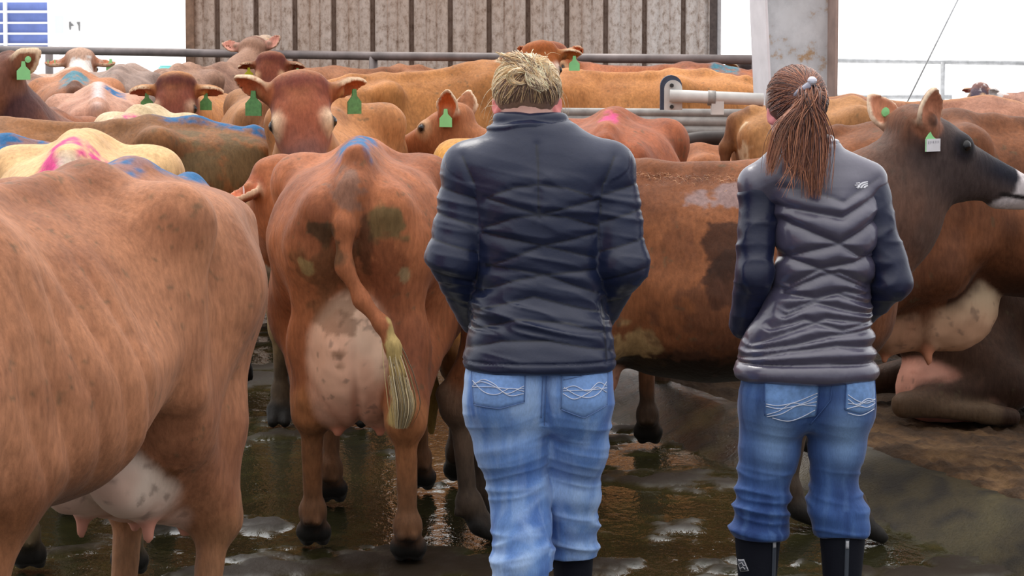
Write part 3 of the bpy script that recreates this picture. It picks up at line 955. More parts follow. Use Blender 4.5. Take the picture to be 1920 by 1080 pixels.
def human_body(J, root, skin, ear_c):
    """one continuous figure under the clothes; J holds the joints (x right, y ahead, z up)"""
    hc = _v(J['head'])
    f, u = _unit(J['face']), None
    sd = _unit(np.cross(f, _v((0, 0, 1)))); u = np.cross(sd, f)
    R = np.stack([sd, f, u])
    at = lambda a, b, c: hc + sd * a + f * b + u * c
    k = J.get('hs', 1.0)
    pr = [ell(at(0, -.012*k, .02*k), (.074*k, .092*k, .092*k), .02, 'head', R), ell(at(0, .03*k, -.045*k), (.058*k, .062*k, .072*k), .05, 'head', R),
          ell(at(0, .07*k, -.10*k), (.024*k, .02*k, .018*k), .03, 'head', R), cap(at(0, .088*k, .005*k), at(0, .108*k, -.036*k), .009*k, .013*k, .015, 'head'),
          ell(at(0, .088*k, -.066*k), (.022*k, .012*k, .008*k), .012, 'head', R), ell(at(0, .083*k, .03*k), (.05*k, .016*k, .012*k), .02, 'head', R)]
    eyes = []
    for s in (1, -1):
        pr.append(ell(at(s*.030*k, .098*k, .006*k), (.015*k, .012*k, .011*k), .012, 'head', R, neg=True))
        eyes.append(at(s*.030*k, .080*k, .006*k))
        e = at(s*.073*k, -.012*k, -.018*k)
        q = _unit(sd * s * .8 - f * .6)
        Re = np.stack([np.cross(q, u), q, u])
        pr.append(ell(e + q * .006, (.020*k, .011*k, .033*k), .008, 'ear', Re))
        pr.append(ell(e + q * .017 - np.cross(q, u) * 0, (.011*k, .009*k, .020*k), .006, 'ear', Re, neg=True))
        pr.append(cap(J['shl'] if s < 0 else J['shr'], _v(J['neck']) + _v((0, 0, .0)), .036, .036, .05, 'body'))
    n = _v(J['neck'])
    pr += [cap(n - _v((0, 0, .06)), at(0, -.02*k, -.03*k), .056, .052, .03, 'neck')]
    xs, tp, bt, w = J['torso']
    pr.append(loft((J['cx'], 0, 0), (0, 0, 1), (0, 1, 0), (1, 0, 0), xs, [v - .02 for v in tp], [v + .02 for v in bt], [v - .025 for v in w], [.5]*len(xs), [2.3]*len(xs), [2.3]*len(xs), g='body', endk=.04))
    for a, b, c_, s in (('shl', 'ell', 'wrl', -1), ('shr', 'elr', 'wrr', 1)):
        pr += [cap(_v(J[a]) - _v((0, 0, .012)), J[b], .038, .034, .04, 'body'), cap(J[b], J[c_], .034, .024, .02, 'body')]
        pr += hand_prims(J[c_], _v(J.get('hand' + c_[-1], _v(J[c_]) - _v(J[b]))), -s)
    for hp, kn, an, to in (('hpl', 'knl', 'anl', 'tol'), ('hpr', 'knr', 'anr', 'tor')):
        pr += [cap(J[hp], J[kn], .080, .052, .06, 'body'), cap(J[kn], J[an], .046, .032, .03, 'body'), cap(J[an], J[to], .036, .026, .03, 'body')]
    V, Q = sdf_mesh(pr, .0062, smooth=2)
    dE = gdist(pr, V, ('ear',))
    C = np.repeat(lin(*skin)[None], len(V), 0) * (1 + (fbm(V, 20, 3) - .5)[:, None] * .12)
    w_ = sstep(.006, .0, dE)[:, None]
    C = C + (lin(*ear_c)[None] - C) * w_ * .85
    dl = np.linalg.norm((V - at(0, .092*k, -.066*k)) / np.array([.026, .02, .009], np.float32), axis=1)
    C = C + (lin(190, 100, 95)[None] - C) * sstep(1.1, .8, dl)[:, None]
    me = np_mesh('person_body', V, Q, C)
    b = link('body', me, M_SKIN, root)
    for e in eyes:
        bm = bmesh.new(); bmesh.ops.create_uvsphere(bm, u_segments=12, v_segments=8, radius=.0115*k)
        me = bpy.data.meshes.new('eyeball'); bm.to_mesh(me); bm.free()
        o = link('eyeball', me, M_EYE, root); o.location = tuple(e)
    return at, sd, f, u

def quilt(lines, X, Z, w, depth):
    d = np.full(len(X), 9., np.float32)
    for l in lines: d = np.minimum(d, seg_dist(X, Z, l))
    return depth * (1 - np.exp(-(d / w) ** 1.5)), d

def legs_prims(st_l, st_r, waist):
    """trouser legs from stations (x, y, z, half width, half depth), and the seat"""
    pr = []
    for st in (st_l, st_r):
        for a, b in zip(st[:-1], st[1:]):
            sq = (1, (a[4] + b[4]) / (a[3] + b[3]), 1)
            pr.append(cap(a[:3], b[:3], a[3], b[3], .035, 'leg', sq))
    pr += waist
    return pr

def boots(root, foot, top_z, ang, r_top, name='boot'):
    """pull-on boot: foot = ankle ground point, ang = heading of the toe"""
    x, y = foot
    c, s = math.sin(ang), math.cos(ang)
    pr = [cap((x, y, .10), (x, y, top_z - .02), .050, r_top, .02, 'b'),
          cap((x - c*.03, y - s*.03, .045), (x + c*.13, y + s*.13, .04), .046, .042, .05, 'b', (1, 1, .9))]
    V, Q = sdf_mesh(pr, .007, floor=0.0, cut=lambda P: P[:, 2] - top_z)
    me = np_mesh(name, V, Q)
    o = link(name, me, M_NEO, root)
    mb = MB()
    # rubber foot and a sole under it
    V2, Q2 = sdf_mesh([cap((x - c*.03, y - s*.03, .035), (x + c*.13, y + s*.13, .032), .051, .047, .05, 'b', (1, 1, .9))], .008, floor=0.0)
    link('boot_foot', np_mesh('boot_foot', V2, Q2), M_RUB, o)
    return o, V, Q
M_PK1 = simple('washed_denim_pocket', lin(116, 152, 206), .8, var=.14, scale=90, bmp=.3, bd=.001, sheen=.2)
M_PK2 = simple('faded_denim_pocket', lin(104, 140, 190), .8, var=.22, scale=60, bmp=.3, bd=.001, sheen=.2)
MIX = lambda C, w, t: C + (np.asarray(t, np.float32)[None] - C) * np.clip(w, 0, 1)[:, None]

def strands_on(at, rad, starts, end_dir, tail, n=9, lift=(1.0, 1.05), jit=.02, seed=1):
    """strands that follow the skull (ellipsoid of radii rad) from start directions to end_dir, then the tail points"""
    r = random.Random(seed); out = []
    rad = np.array(rad)
    for (d0, mi) in starts:
        d0 = np.array(d0) / np.linalg.norm(d0)
        d1 = np.array(end_dir) + np.array([r.uniform(-.16, .16), 0, r.uniform(-.16, .16)]); d1 /= np.linalg.norm(d1)
        th = math.acos(max(-1, min(1, float(d0 @ d1))))
        k = r.uniform(*lift); w1, w2 = r.uniform(-jit, jit), r.uniform(-jit, jit)
        pts = []
        for i in range(n):
            t = i / (n - 1)
            d = (math.sin((1-t)*th) * d0 + math.sin(t*th) * d1) / max(math.sin(th), 1e-4)
            q = d * rad * (.965 + (k - .965) * min(1, t * 2.2) + .02 * math.sin(PI * t)) 
            pts.append(at(q[0] + w1 * math.sin(PI*t), q[1], q[2] + w2 * math.sin(PI*t)))
        if tail: pts += tail(pts[-1], r)
        out.append((pts, mi))
    return out

# ---- the woman with the blonde bun, navy quilted jacket
def woman_bun():
    Y = 8.0; s = FPX / Y; cx0 = 1010
    root = empty('person', (PX(cx0, 700, Y).x, Y, 0))
    tag(root, 'person with a messy blonde bun in navy quilted jacket and light blue jeans, walking away', 'person', 'people seen from behind')
    U = lambda px, py: ((px - cx0) / s, CAMH - (py - HORZ) / s)
    U3 = lambda px, py, y: (U(px, py)[0], y, U(px, py)[1])
    zs = [690, 668, 620, 560, 500, 440, 380, 330, 300, 272, 250, 236]
    zz = [U(0, p)[1] for p in zs]
    hw = [v / s for v in (143, 142, 135, 123, 118, 121, 126, 130, 124, 96, 72, 62)]
    fr = [.165, .168, .165, .155, .148, .15, .155, .145, .12, .10, .09, .085]
    bk = [-.172, -.168, -.15, -.128, -.118, -.125, -.135, -.13, -.115, -.098, -.085, -.08]
    J = dict(head=U3(988, 186, .035), face=(0.05, .96, -.30), hs=1.06, neck=U3(994, 250, .0), cx=0.0, torso=(zz, fr, bk, hw),
             shl=U3(880, 318, 0), shr=U3(1140, 318, 0), ell=U3(847, 480, -.03), elr=U3(1170, 488, -.03), wrl=U3(893, 603, .15), wrr=U3(1122, 600, .15),
             hpl=U3(948, 745, -.01), hpr=U3(1075, 745, 0), knl=U3(968, 935, -.01), knr=U3(1078, 935, .085), anl=U3(982, 1160, -.10), anr=U3(1077, 1160, .115),
             tol=U3(980, 1205, .03), tor=U3(1080, 1205, .25))
    # order of z stations must rise
    J['torso'] = (zz, fr, bk, hw)
    at, sd, f, u = human_body(J, root, (232, 182, 165), (226, 120, 118))
    # ---------------- jacket
    pr = [loft((0, 0, 0), (0, 0, 1), (0, 1, 0), (1, 0, 0), zz, fr, bk, hw, [.5]*12, [2.4]*12, [2.4]*12, g='torso', endk=.02, sm=5),
          cap(U3(965, 282, .0), U3(884, 312, .0), .070, .070, .06, 'torso', (1, 1.15, 1)), cap(U3(1040, 282, .0), U3(1134, 312, .0), .070, .070, .06, 'torso', (1, 1.15, 1))]
    for a, b, c in (('shl', 'ell', 'wrl'), ('shr', 'elr', 'wrr')):
        pr += [cap(J[a], J[b], .070, .066, .035, 'arm'), cap(J[b], J[c], .066, .052, .02, 'arm')]
    co = U(994, 0)[0]
    zc = [U(0, p)[1] for p in (268, 250, 232, 214)]
    pr.append(loft((co, .012, 0), (0, 0, 1), (0, 1, 0), (1, 0, 0), zc, [.095, .094, .090, .082], [-.098, -.096, -.090, -.082], [.118, .115, .110, .098], [.5]*4, [2.2]*4, [2.2]*4, k=.015, g='collar', endk=.02, sm=3))
    ql = [[(920, 362), (965, 345), (1010, 340), (1060, 346), (1107, 362)], [(905, 423), (960, 402), (1010, 395), (1060, 400), (1122, 420)],
          [(915, 366), (1010, 395), (1122, 368)], [(905, 430), (1017, 453), (1115, 432)], [(912, 495), (1017, 453), (1115, 478)],
          [(912, 490), (1020, 507), (1115, 500)], [(900, 540), (960, 520), (1020, 507), (1120, 545)], [(895, 575), (1000, 548), (1125, 580)],
          [(885, 612), (970, 590), (1060, 596), (1135, 618)], [(875, 646), (940, 630), (1030, 628), (1146, 652)], [(1006, 268), (1010, 400)],
          [(868, 290), (888, 335), (895, 420), (893, 520)], [(1150, 290), (1128, 345), (1122, 420), (1124, 480)], [(1128, 560), (1136, 668)]]
    QL = [[U(*p) for p in l] for l in ql]
    ZR = U(0, 640)[1]
    def split(V):
        return gdist(pr, V, ('arm',)) < np.minimum(gdist(pr, V, ('torso',)), gdist(pr, V, ('collar',)))
    def rings(V):
        X, Yy, Z = V.T
        d = np.full(len(V), 9., np.float32)
        for sgn, l in ((-1, (352, 402, 452, 512, 560)), (1, (345, 395, 450, 505, 555))):
            for py in l:
                z0 = U(0, py)[1]
                d = np.where(X * sgn > 0, np.minimum(d, np.abs(Z - z0 - .30 * (np.abs(X) - .25))), d)
        return d
    def disp(V, Nn):
        X, Yy, Z = V.T
        arm = split(V)
        q, d = quilt(QL, X, Z, .012, .0055)
        back = sstep(-.1, .3, -Nn[:, 1])
        r = rings(V)
        a = np.where(arm, .0035 * (1 - np.exp(-(r / .010) ** 1.5)), q * back)
        W = np.stack([X * 5 + Z * 2, Yy * 5, Z * 26 + X * 5], 1).astype(np.float32)
        fold = ridged(W, .8, 4) * 1.6 - .8
        Aw = .0045 + .009 * sstep(.075, .0, np.abs(Z - U(0, 580)[1]) - .03)
        Aw = np.where(arm, .0055, Aw)
        top = sstep(U(0, 300)[1], U(0, 340)[1], Z)
        W2 = (V + 0) * np.array([7, 7, 7], np.float32)
        a = a + fold * Aw * (.2 + .8 * top) + (fbm(W2, 1.2, 8) - .5) * .006
        col = gdist(pr, V, ('collar',)) < .004
        a = a + np.where(col, .0065 * np.sin((Z + .10 * np.abs(X - co) ) * 2 * PI / .034) + .003 * (fbm(W, 2, 3) - .5), 0)
        hem = sstep(.006, .0, np.abs(Z - U(0, 672)[1]))
        return a - hem * .004
    def colf(V, Nn):
        C = np.repeat(lin(25, 33, 60)[None], len(V), 0) * (1 + (fbm(V, 6, 2) - .5)[:, None] * .25)
        _, d = quilt(QL, V[:, 0], V[:, 2], .013, 1)
        arm = split(V)
        dd = np.where(arm, rings(V), np.where(Nn[:, 1] < 0, d, 9))
        return MIX(C, sstep(.004, .0015, dd) * .8, lin(10, 13, 26))
    jk, V, Q = garment('jacket', M_NAVY, root, pr, .0046, colf, disp)
    # ---------------- jeans
    wz = [U(0, p)[1] for p in (800, 750, 705, 670, 640)]
    seat = [loft((U(1010, 0)[0], 0, 0), (0, 0, 1), (0, 1, 0), (1, 0, 0), wz, [.10, .125, .13, .125, .12], [-.11, -.135, -.14, -.135, -.12],
                 [v / s for v in (126, 137, 140, 134, 126)], [.5]*5, [2.3]*5, [2.3]*5, k=.05, g='seat', endk=.05, sm=5),
            ell(U3(947, 735, -.075), (.092, .085, .10), .05, 'seat'), ell(U3(1077, 735, -.07), (.088, .085, .10), .05, 'seat')]
    def st(rows): return [(U(c, p)[0], y, U(c, p)[1], w / s, d) for p, c, w, y, d in rows]
    L = st([(775, 945, 70, -.02, .112), (850, 961, 64, -.015, .10), (930, 973, 53, -.015, .088), (1000, 978, 51, -.05, .085), (1050, 980, 53, -.085, .09), (1100, 984, 57, -.10, .095)])
    Rr = st([(775, 1085, 60, 0, .11), (850, 1085, 53, .025, .10), (930, 1077, 46, .06, .085), (1000, 1075, 45, .09, .082), (1062, 1076, 45, .11, .082), (1085, 1076, 45, .12, .08)])
    pj = legs_prims(L, Rr, seat)
    zl, zr = U(0, 1082)[1], U(0, 1066)[1]
    xm = U(1028, 0)[0]
    cut = lambda P: np.where(P[:, 0] < xm, zl, zr) - P[:, 2]
    def jdisp(V, Nn):
        X, Yy, Z = V.T
        py = (CAMH - Z) * s + HORZ
        W = np.stack([X * 5, Yy * 5, (Z + .22 * X * np.sign(X - xm)) * 26], 1)
        n = ridged(W, .62, 21) * 1.7 - .8
        A = np.interp(py, [680, 760, 800, 860, 930, 1000, 1080], [.002, .003, .006, .005, .010, .013, .010])
        crease = np.exp(-((np.abs(X - U(1021, 0)[0]) / .012) ** 2)) * (Z > U(0, 790)[1]) * (Nn[:, 1] < 0)
        return n * A - crease * .010
    def jcol(V, Nn):
        X, Yy, Z = V.T
        py = (CAMH - Z) * s + HORZ
        C = np.repeat(lin(112, 150, 208)[None], len(V), 0)
        n = fbm(V * np.array([9, 9, 3.5], np.float32), 1.4, 5)
        n4 = fbm(V * np.array([30, 30, 4], np.float32), 1.3, 25)
        C = MIX(C, sstep(.48, .68, n) * .75, lin(68, 104, 172))
        C = MIX(C, sstep(.50, .30, n) * .70, lin(166, 194, 232))
        C = MIX(C, sstep(.52, .70, n4) * .35, lin(70, 106, 172)); C = MIX(C, sstep(.48, .30, n4) * .30, lin(170, 196, 232))
        W = np.stack([X * 5, Yy * 5, (Z + .22 * X * np.sign(X - xm)) * 26], 1)
        w = ridged(W, .62, 21) * .7 + .15
        C = MIX(C, sstep(.56, .70, w) * .35 * sstep(780, 880, py), lin(168, 194, 232))
        C = MIX(C, sstep(.46, .34, w) * .4 * sstep(780, 880, py), lin(70, 104, 168))
        C = MIX(C, np.exp(-((py - 860) / 45) ** 2) * .35, lin(78, 114, 178))
        return C
    je, Vj, Qj = garment('jeans', M_DENIM, root, pj, .0046, jcol, jdisp, cut=cut)
    bt = bvh(Vj, Qj)
    UU = lambda l: [U(*p) for p in l]
    for nm, quad, em in (('pocket', [U(882, 672), U(985, 676), U(983, 742), U(888, 750), -.012],
                          [[(886, 716), (905, 702), (926, 708), (950, 725), (982, 712)], [(886, 706), (908, 724), (932, 727), (956, 716), (982, 722)], [(886, 717), (920, 714), (950, 716), (982, 717)], [(888, 711), (906, 706), (930, 714), (955, 729), (981, 726)]]),
                         ('pocket', [U(1052, 690), U(1140, 673), U(1137, 752), U(1050, 756), -.028],
                          [[(1054, 718), (1075, 712), (1100, 722), (1120, 708), (1136, 716)], [(1054, 726), (1075, 736), (1100, 726), (1118, 716), (1136, 728)], [(1054, 721), (1080, 720), (1110, 720), (1136, 720)], [(1056, 715), (1078, 728), (1100, 734), (1120, 728), (1136, 709)]])):
        p = patch_on(bt, nm, M_PK1, je, quad)
        mb = MB()
        for l in em: line_on(bt, mb, smooth_line(UU(l)), .0012, .0052)
        mb.build('embroidery', M_STITCH, p, smooth=True)
        mb = MB()
        q = quad[:4]
        line_on(bt, mb, [(q[0][0] + .004, q[0][1] - .016), (q[1][0] - .004, q[1][1] - .016)], .0010, .0050)
        line_on(bt, mb, [q[0], q[1]], .0014, .0045); line_on(bt, mb, [q[0], q[3]], .0012, .0045); line_on(bt, mb, [q[1], q[2]], .0012, .0045)
        mid = ((q[2][0] + q[3][0]) / 2, (q[2][1] + q[3][1]) / 2 + quad[4])
        line_on(bt, mb, [q[3], mid, q[2]], .0012, .0045)
        mb.build('pocket_stitching', M_SEAM, p, smooth=True)
    mb = MB()
    for l in ([(893, 652), (950, 660), (1022, 678)], [(895, 662), (950, 671), (1021, 690)], [(1022, 678), (1080, 668), (1150, 655)], [(1022, 690), (1080, 680), (1150, 665)], [(1020, 645), (1023, 700), (1020, 790)], [(1014, 650), (1017, 700), (1014, 775)]):
        line_on(bt, mb, UU(l), .0012, .003)
    mb.build('seam_stitching', M_SEAM, je, smooth=True)
    for px, y, pyt in ((984, -.10, 1040), (1077, .12, 1022)):
        boots(root, (U(px, 0)[0], y - .012), U(0, pyt)[1], PI/2 - .04 if px > 1000 else PI/2 + .1, .060)
    # ---------------- hair: cap, bun, loose wisps
    R3 = np.stack([sd, f, u])
    rad = (.094, .106, .092)
    hc = ell(at(0, -.014, .022), rad, .02, 'hair', R3)
    cutf = lambda P: -((P - _v(at(0, 0, 0))) @ _v(-f * .75 + u * .66) + .022)
    V, Q = sdf_mesh([hc], .006, cut=cutf)
    Nn = normals(V, Q)
    V = V + Nn * ((fbm(V * np.array([1, 1, 1], np.float32), 45, 3) - .5) * .006)[:, None]
    hair = link('hair', np_mesh('hair', V, Q, np.repeat(BLOND[2][None], len(V), 0)), M_HAIR, root)
    r = random.Random(4); starts = []
    at2 = lambda a, b, c: tuple(at(a, b - .014, c + .022))
    for i in range(1500):
        a = r.uniform(-PI, PI)
        rim = np.array([math.sin(a), -.55 * math.cos(a) - (.15 if abs(a) < 1 else 0) + .25, .0])
        zlow = -.80 if math.cos(a) > .2 else (-.40 if math.cos(a) > -.35 else .30)
        d = np.array([math.sin(a) * .95, -math.cos(a) * .75, zlow + (r.random() ** 1.5) * .7])
        low = d[2] < -.3
        starts.append((d, (2 if r.random() < .6 else 1) if low and math.cos(a) > 0 else (0 if r.random() < .55 else 1)))
    st_ = strands_on(at2, rad, starts, (.12, -.86, .36), None, seed=5, lift=(1.0, 1.05), jit=.006)
    strand_mesh('hair_strands', hair, BLOND, st_, .0012, taper=False)
    # the bun: a ball of locks wound from upper left to lower right, fed by a sweep from the crown
    ball = np.array(at(.036, -.120, .034)); BR = np.array([.036, .030, .040])
    V2, Q2 = sdf_mesh([ell(ball, BR * .92, .02, 'hair')], .005)
    bunc = link('hair_bun', np_mesh('hair_bun', V2, Q2, np.repeat(BLOND[1][None], len(V2), 0)), M_HAIR, hair)
    bun = []
    A0 = np.array([-.75, .0, .66]); A1 = np.array([.45, .1, -.90])
    A0 /= np.linalg.norm(A0); A1 /= np.linalg.norm(A1)
    for i in range(520):
        side = r.gauss(0, .75)
        mid = np.array([math.sin(side) * .62, -math.cos(side), math.sin(side) * .62]) ; mid /= np.linalg.norm(mid)
        pts = []
        e0, e1 = r.uniform(-.25, .15), r.uniform(-.15, .25)
        kk = r.uniform(.98, 1.10)
        for k in range(10):
            t = -e0 + (1 + e0 + e1) * k / 9
            q = A0 * (1-t)**2 + mid * 2.0 * t * (1-t) + A1 * t*t
            q = q / np.linalg.norm(q) * BR * kk
            pts.append(ball + q)
        bun.append((pts, 0 if r.random() < .72 else 1))
    for i in range(360):                                      # sweep of locks over the crown into the bun
        a0 = np.array(at(r.gauss(-.030, .022), r.uniform(-.085, -.02), .105 + r.gauss(0, .006)))
        a1 = ball + np.array([-.030 + r.gauss(0, .008), -.006 + r.gauss(0, .008), .030 + r.gauss(0, .010)])
        a2 = ball + np.array([r.gauss(-.004, .012), -.034, r.gauss(.004, .014)])
        a3 = ball + np.array([.022 + r.gauss(0, .008), -.022, -.034 + r.gauss(0, .008)])
        P = [Vector(a0), Vector(a1), Vector(a2), Vector(a3)]; pts = []
        for k in range(3):
            a, b_, c, d_ = P[max(k-1, 0)], P[k], P[k+1], P[min(k+2, 3)]
            for t in (0, .34, .67): pts.append(.5 * ((2*b_) + (c-a)*t + (2*a-5*b_+4*c-d_)*t*t + (3*b_-a-3*c+d_)*t**3))
        bun.append((pts, 0 if r.random() < .6 else (1 if r.random() < .6 else 2)))
    for i in range(90):                                       # loose loop on the left of the knot
        c0 = ball + np.array([-.050, .0, -.004]); R0 = r.gauss(.022, .004); ph = r.uniform(0, 2.5)
        pts = [c0 + np.array([math.cos(ph + k*.4) * R0 * 1.2, -.012 - .008 * math.sin(k * .4) + r.gauss(0, .001), math.sin(ph + k*.4) * R0 * .8]) for k in range(8)]
        bun.append((pts, 1 if r.random() < .6 else 0))
    strand_mesh('bun_locks', bunc, BLOND, bun, .0012, taper=False)
    wisps = []
    for i in range(70):
        sg = 1 if r.random() < .5 else -1
        b = np.array(at(sg * r.uniform(.070, .090), r.uniform(-.03, .05), r.uniform(-.07, .05)))
        pts = [b]
        v = np.array([sg * r.uniform(.002, .011), 0, r.uniform(-.018, .003)])
        for k in range(6):
            v = v + np.array([r.gauss(0, .002) - sg * .0015, r.gauss(0, .001), -.002]); pts.append(pts[-1] + v)
        wisps.append((pts, 0))
    for i in range(40):
        b = np.array(at(r.uniform(-.06, .06), r.uniform(-.08, .05), .108)); pts = [b]
        v = np.array([r.gauss(0, .006), r.gauss(0, .004), r.uniform(.002, .008)])
        for k in range(5): v = v + np.array([r.gauss(0, .002), 0, -.0025]); pts.append(pts[-1] + v)
        wisps.append((pts, 0))
    strand_mesh('loose_wisps', hair, BLOND, wisps, .0007)
    return root

# ---- the woman with the ponytail, grey quilted vest front with navy sleeves
def woman_ponytail():
    Y = 8.25; s = FPX / Y; cx0 = 1510
    root = empty('person', (PX(cx0, 700, Y).x, Y, 0))
    tag(root, 'person with a long auburn ponytail in shiny grey padded jacket and black boots', 'person', 'people seen from behind')
    U = lambda px, py: ((px - cx0) / s, CAMH - (py - HORZ) / s)
    U3 = lambda px, py, y: (U(px, py)[0], y, U(px, py)[1])
    ps = [704, 690, 640, 590, 540, 480, 420, 370, 335, 312, 292, 280]
    zz = [U(0, p)[1] for p in ps]
    cxs = [1510, 1510, 1513, 1528, 1538, 1545, 1546, 1540, 1525, 1512, 1503, 1500]
    hw = [v / s for v in (131, 131, 121, 104, 88, 88, 92, 96, 92, 76, 62, 52)]
    fr = [.150, .150, .148, .135, .125, .135, .14, .13, .115, .10, .085, .08]
    bk = [-.152, -.150, -.138, -.118, -.106, -.115, -.125, -.122, -.108, -.092, -.082, -.075]
    tc = U(1525, 0)[0]
    J = dict(head=U3(1488, 205, .03), face=(-.22, .95, -.22), hs=.97, neck=U3(1497, 285, .0), cx=tc, torso=(zz, fr, bk, [w - .02 for w in hw]),
             shl=U3(1412, 350, 0), shr=U3(1628, 345, 0), ell=U3(1412, 505, -.045), elr=U3(1672, 528, -.02), wrl=U3(1400, 612, .08), wrr=U3(1628, 590, .11), handl=(.6, .55, -.35), handr=(-.6, .55, -.3),
             hpl=U3(1452, 755, 0), hpr=U3(1573, 755, 0), knl=U3(1435, 925, .01), knr=U3(1570, 925, .02), anl=U3(1422, 1175, -.01), anr=U3(1583, 1175, -.01),
             tol=U3(1412, 1215, .13), tor=U3(1590, 1215, .13))
    at, sd, f, u = human_body(J, root, (230, 184, 172), (225, 130, 135))
    # the trunk follows a slight sideways curve, so it is built from short stations
    tor = []
    for i in range(len(zz) - 1):
        a = (U(cxs[i], 0)[0], (fr[i] + bk[i]) / 2, zz[i]); b = (U(cxs[i+1], 0)[0], (fr[i+1] + bk[i+1]) / 2, zz[i+1])
    xt, cv = _tab(zz, [U(c, 0)[0] for c in cxs], sm=6)
    lf = loft((0, 0, 0), (0, 0, 1), (0, 1, 0), (1, 0, 0), zz, fr, bk, hw, [.5]*12, [2.4]*12, [2.4]*12, g='torso', endk=.02, sm=5)
    f0 = lf.f
    lf.f = lambda P: f0(P - np.stack([np.interp(P[:, 2], xt, cv), np.zeros(len(P)), np.zeros(len(P))], 1).astype(np.float32))
    lf.lo = lf.lo - _v((.08, 0, 0)); lf.hi = lf.hi + _v((.10, 0, 0))
    body = [lf, cap(U3(1478, 312, 0), U3(1416, 344, 0), .058, .055, .05, 'torso', (1, 1.12, 1)), cap(U3(1545, 308, 0), U3(1622, 338, 0), .058, .055, .05, 'torso', (1, 1.12, 1))]
    zc = [U(0, p)[1] for p in (306, 290, 272, 252)]
    body.append(loft((U(1508, 0)[0], .010, 0), (0, 0, 1), (0, 1, 0), (1, 0, 0), zc, [.085, .085, .083, .078], [-.088, -.086, -.082, -.076], [.096, .093, .090, .084], [.5]*4, [2.2]*4, [2.2]*4, k=.02, g='collar', endk=.018, sm=3))
    ql = [[(1450, 380), (1567, 402), (1645, 356)], [(1462, 408), (1563, 450), (1643, 402)], [(1563, 450), (1600, 474), (1633, 478)], [(1563, 450), (1500, 466), (1458, 478)],
          [(1460, 472), (1527, 497), (1570, 515), (1618, 536)], [(1636, 466), (1590, 485), (1527, 497), (1475, 528)], [(1465, 540), (1530, 510), (1563, 503), (1620, 530)],
          [(1464, 545), (1520, 553), (1575, 540), (1618, 550)], [(1470, 575), (1530, 552), (1560, 543), (1622, 566)], [(1465, 585), (1520, 560), (1580, 575), (1625, 585)],
          [(1440, 610), (1500, 592), (1570, 612), (1630, 598)], [(1400, 650), (1480, 638), (1545, 622), (1635, 612)], [(1405, 640), (1480, 612), (1540, 590), (1625, 600)],
          [(1385, 668), (1470, 650), (1560, 640), (1640, 648)], [(1382, 676), (1440, 676), (1540, 672), (1642, 676)], [(1450, 345), (1510, 352), (1570, 372), (1640, 330)]]
    QL = [[U(*p) for p in l] for l in ql]
    def disp(V, Nn):
        X, Yy, Z = V.T
        q, d = quilt(QL, X, Z, .014, .016)
        back = sstep(-.2, .25, -Nn[:, 1])
        col = gdist(body, V, ('collar',)) < .004
        W = V * np.array([5, 5, 16], np.float32)
        n = (ridged(W, 1.0, 14) - .5) * .004 + (fbm(V, 26, 3) - .5) * .004
        up = sstep(U(0, 350)[1], U(0, 390)[1], Z)
        hem = sstep(.005, .0, np.abs(Z - U(0, 677)[1]))
        return np.where(col, .004 * np.sin(Z * 2 * PI / .022), q * back * (.3 + .7 * up) + n * (.4 + .6 * up) - hem * .004)
    def colf(V, Nn):
        C = np.repeat(lin(74, 70, 90)[None], len(V), 0) * (1 + (fbm(V, 7, 2) - .5)[:, None] * .2)
        col = gdist(body, V, ('collar',)) < .004
        C = MIX(C, col * .8 * (V[:, 2] > U(0, 292)[1]), lin(168, 166, 176))
        _, d = quilt(QL, V[:, 0], V[:, 2], .013, 1)
        return MIX(C, sstep(.003, .001, d) * .5 * (Nn[:, 1] < 0), lin(34, 32, 44))
    jk, V, Q = garment('jacket', M_VEST, root, body, .0045, colf, disp)
    bj = bvh(V, Q)
    # sleeves of another cloth
    for a, b, c, sg in (('shl', 'ell', 'wrl', -1), ('shr', 'elr', 'wrr', 1)):
        sh_ = _v(J[a])
        ps_ = [cap(sh_ + _v((-sg * .010, 0, -.004)), J[b], .058, .053, .03, 'arm'), cap(J[b], J[c], .053, .046, .02, 'arm')]
        def sd_(V, Nn):
            W = V * np.array([5, 5, 13], np.float32)
            return (ridged(W, 1.1, 6 + sg) - .5) * .014 + (fbm(V, 12, 3) - .5) * .006
        garment('sleeve', M_NAVY, jk, ps_, .005, lambda V, Nn: np.repeat(lin(26, 31, 58)[None], len(V), 0) * (1 + (fbm(V, 9, 4) - .5)[:, None] * .3), sd_)
    # emblem on the shoulder: three nested quarter arches
    mb = MB()
    X0, Z0 = U(1618, 348)
    for k, (r0, r1) in enumerate(((.006, .011), (.0135, .0185), (.021, .026))):
        vs, fs = [], []
        n = 10
        for i in range(n + 1):
            t = PI * .5 + PI * .5 * i / n
            for rr in (r0, r1):
                x, z = X0 + math.cos(t) * rr * 1.25, Z0 + math.sin(t) * rr * .72
                q = on_back(bj, x, z, .0018)
                q2 = on_back(bj, x, z, -.001)
                vs += [q[0], q2[0]]
        for i in range(n):
            a = i * 4
            fs += [(a, a+4, a+6, a+2), (a+1, a+3, a+7, a+5), (a, a+1, a+5, a+4), (a+2, a+6, a+7, a+3)]
        mb.add(vs, fs)
    for k in range(3):   # short dashes of lettering in front of the arches
        x = X0 - .036 - .004 * (k % 2); z = Z0 + .003 + k * .0055
        pts = [(x, z), (x + .012, z + .0006)]
        line_on(bj, mb, pts, .0013, .0015)
    mb.build('logo', M_WHITE, jk)
    # ---------------- jeans
    wz = [U(0, p)[1] for p in (800, 755, 715, 690, 670)]
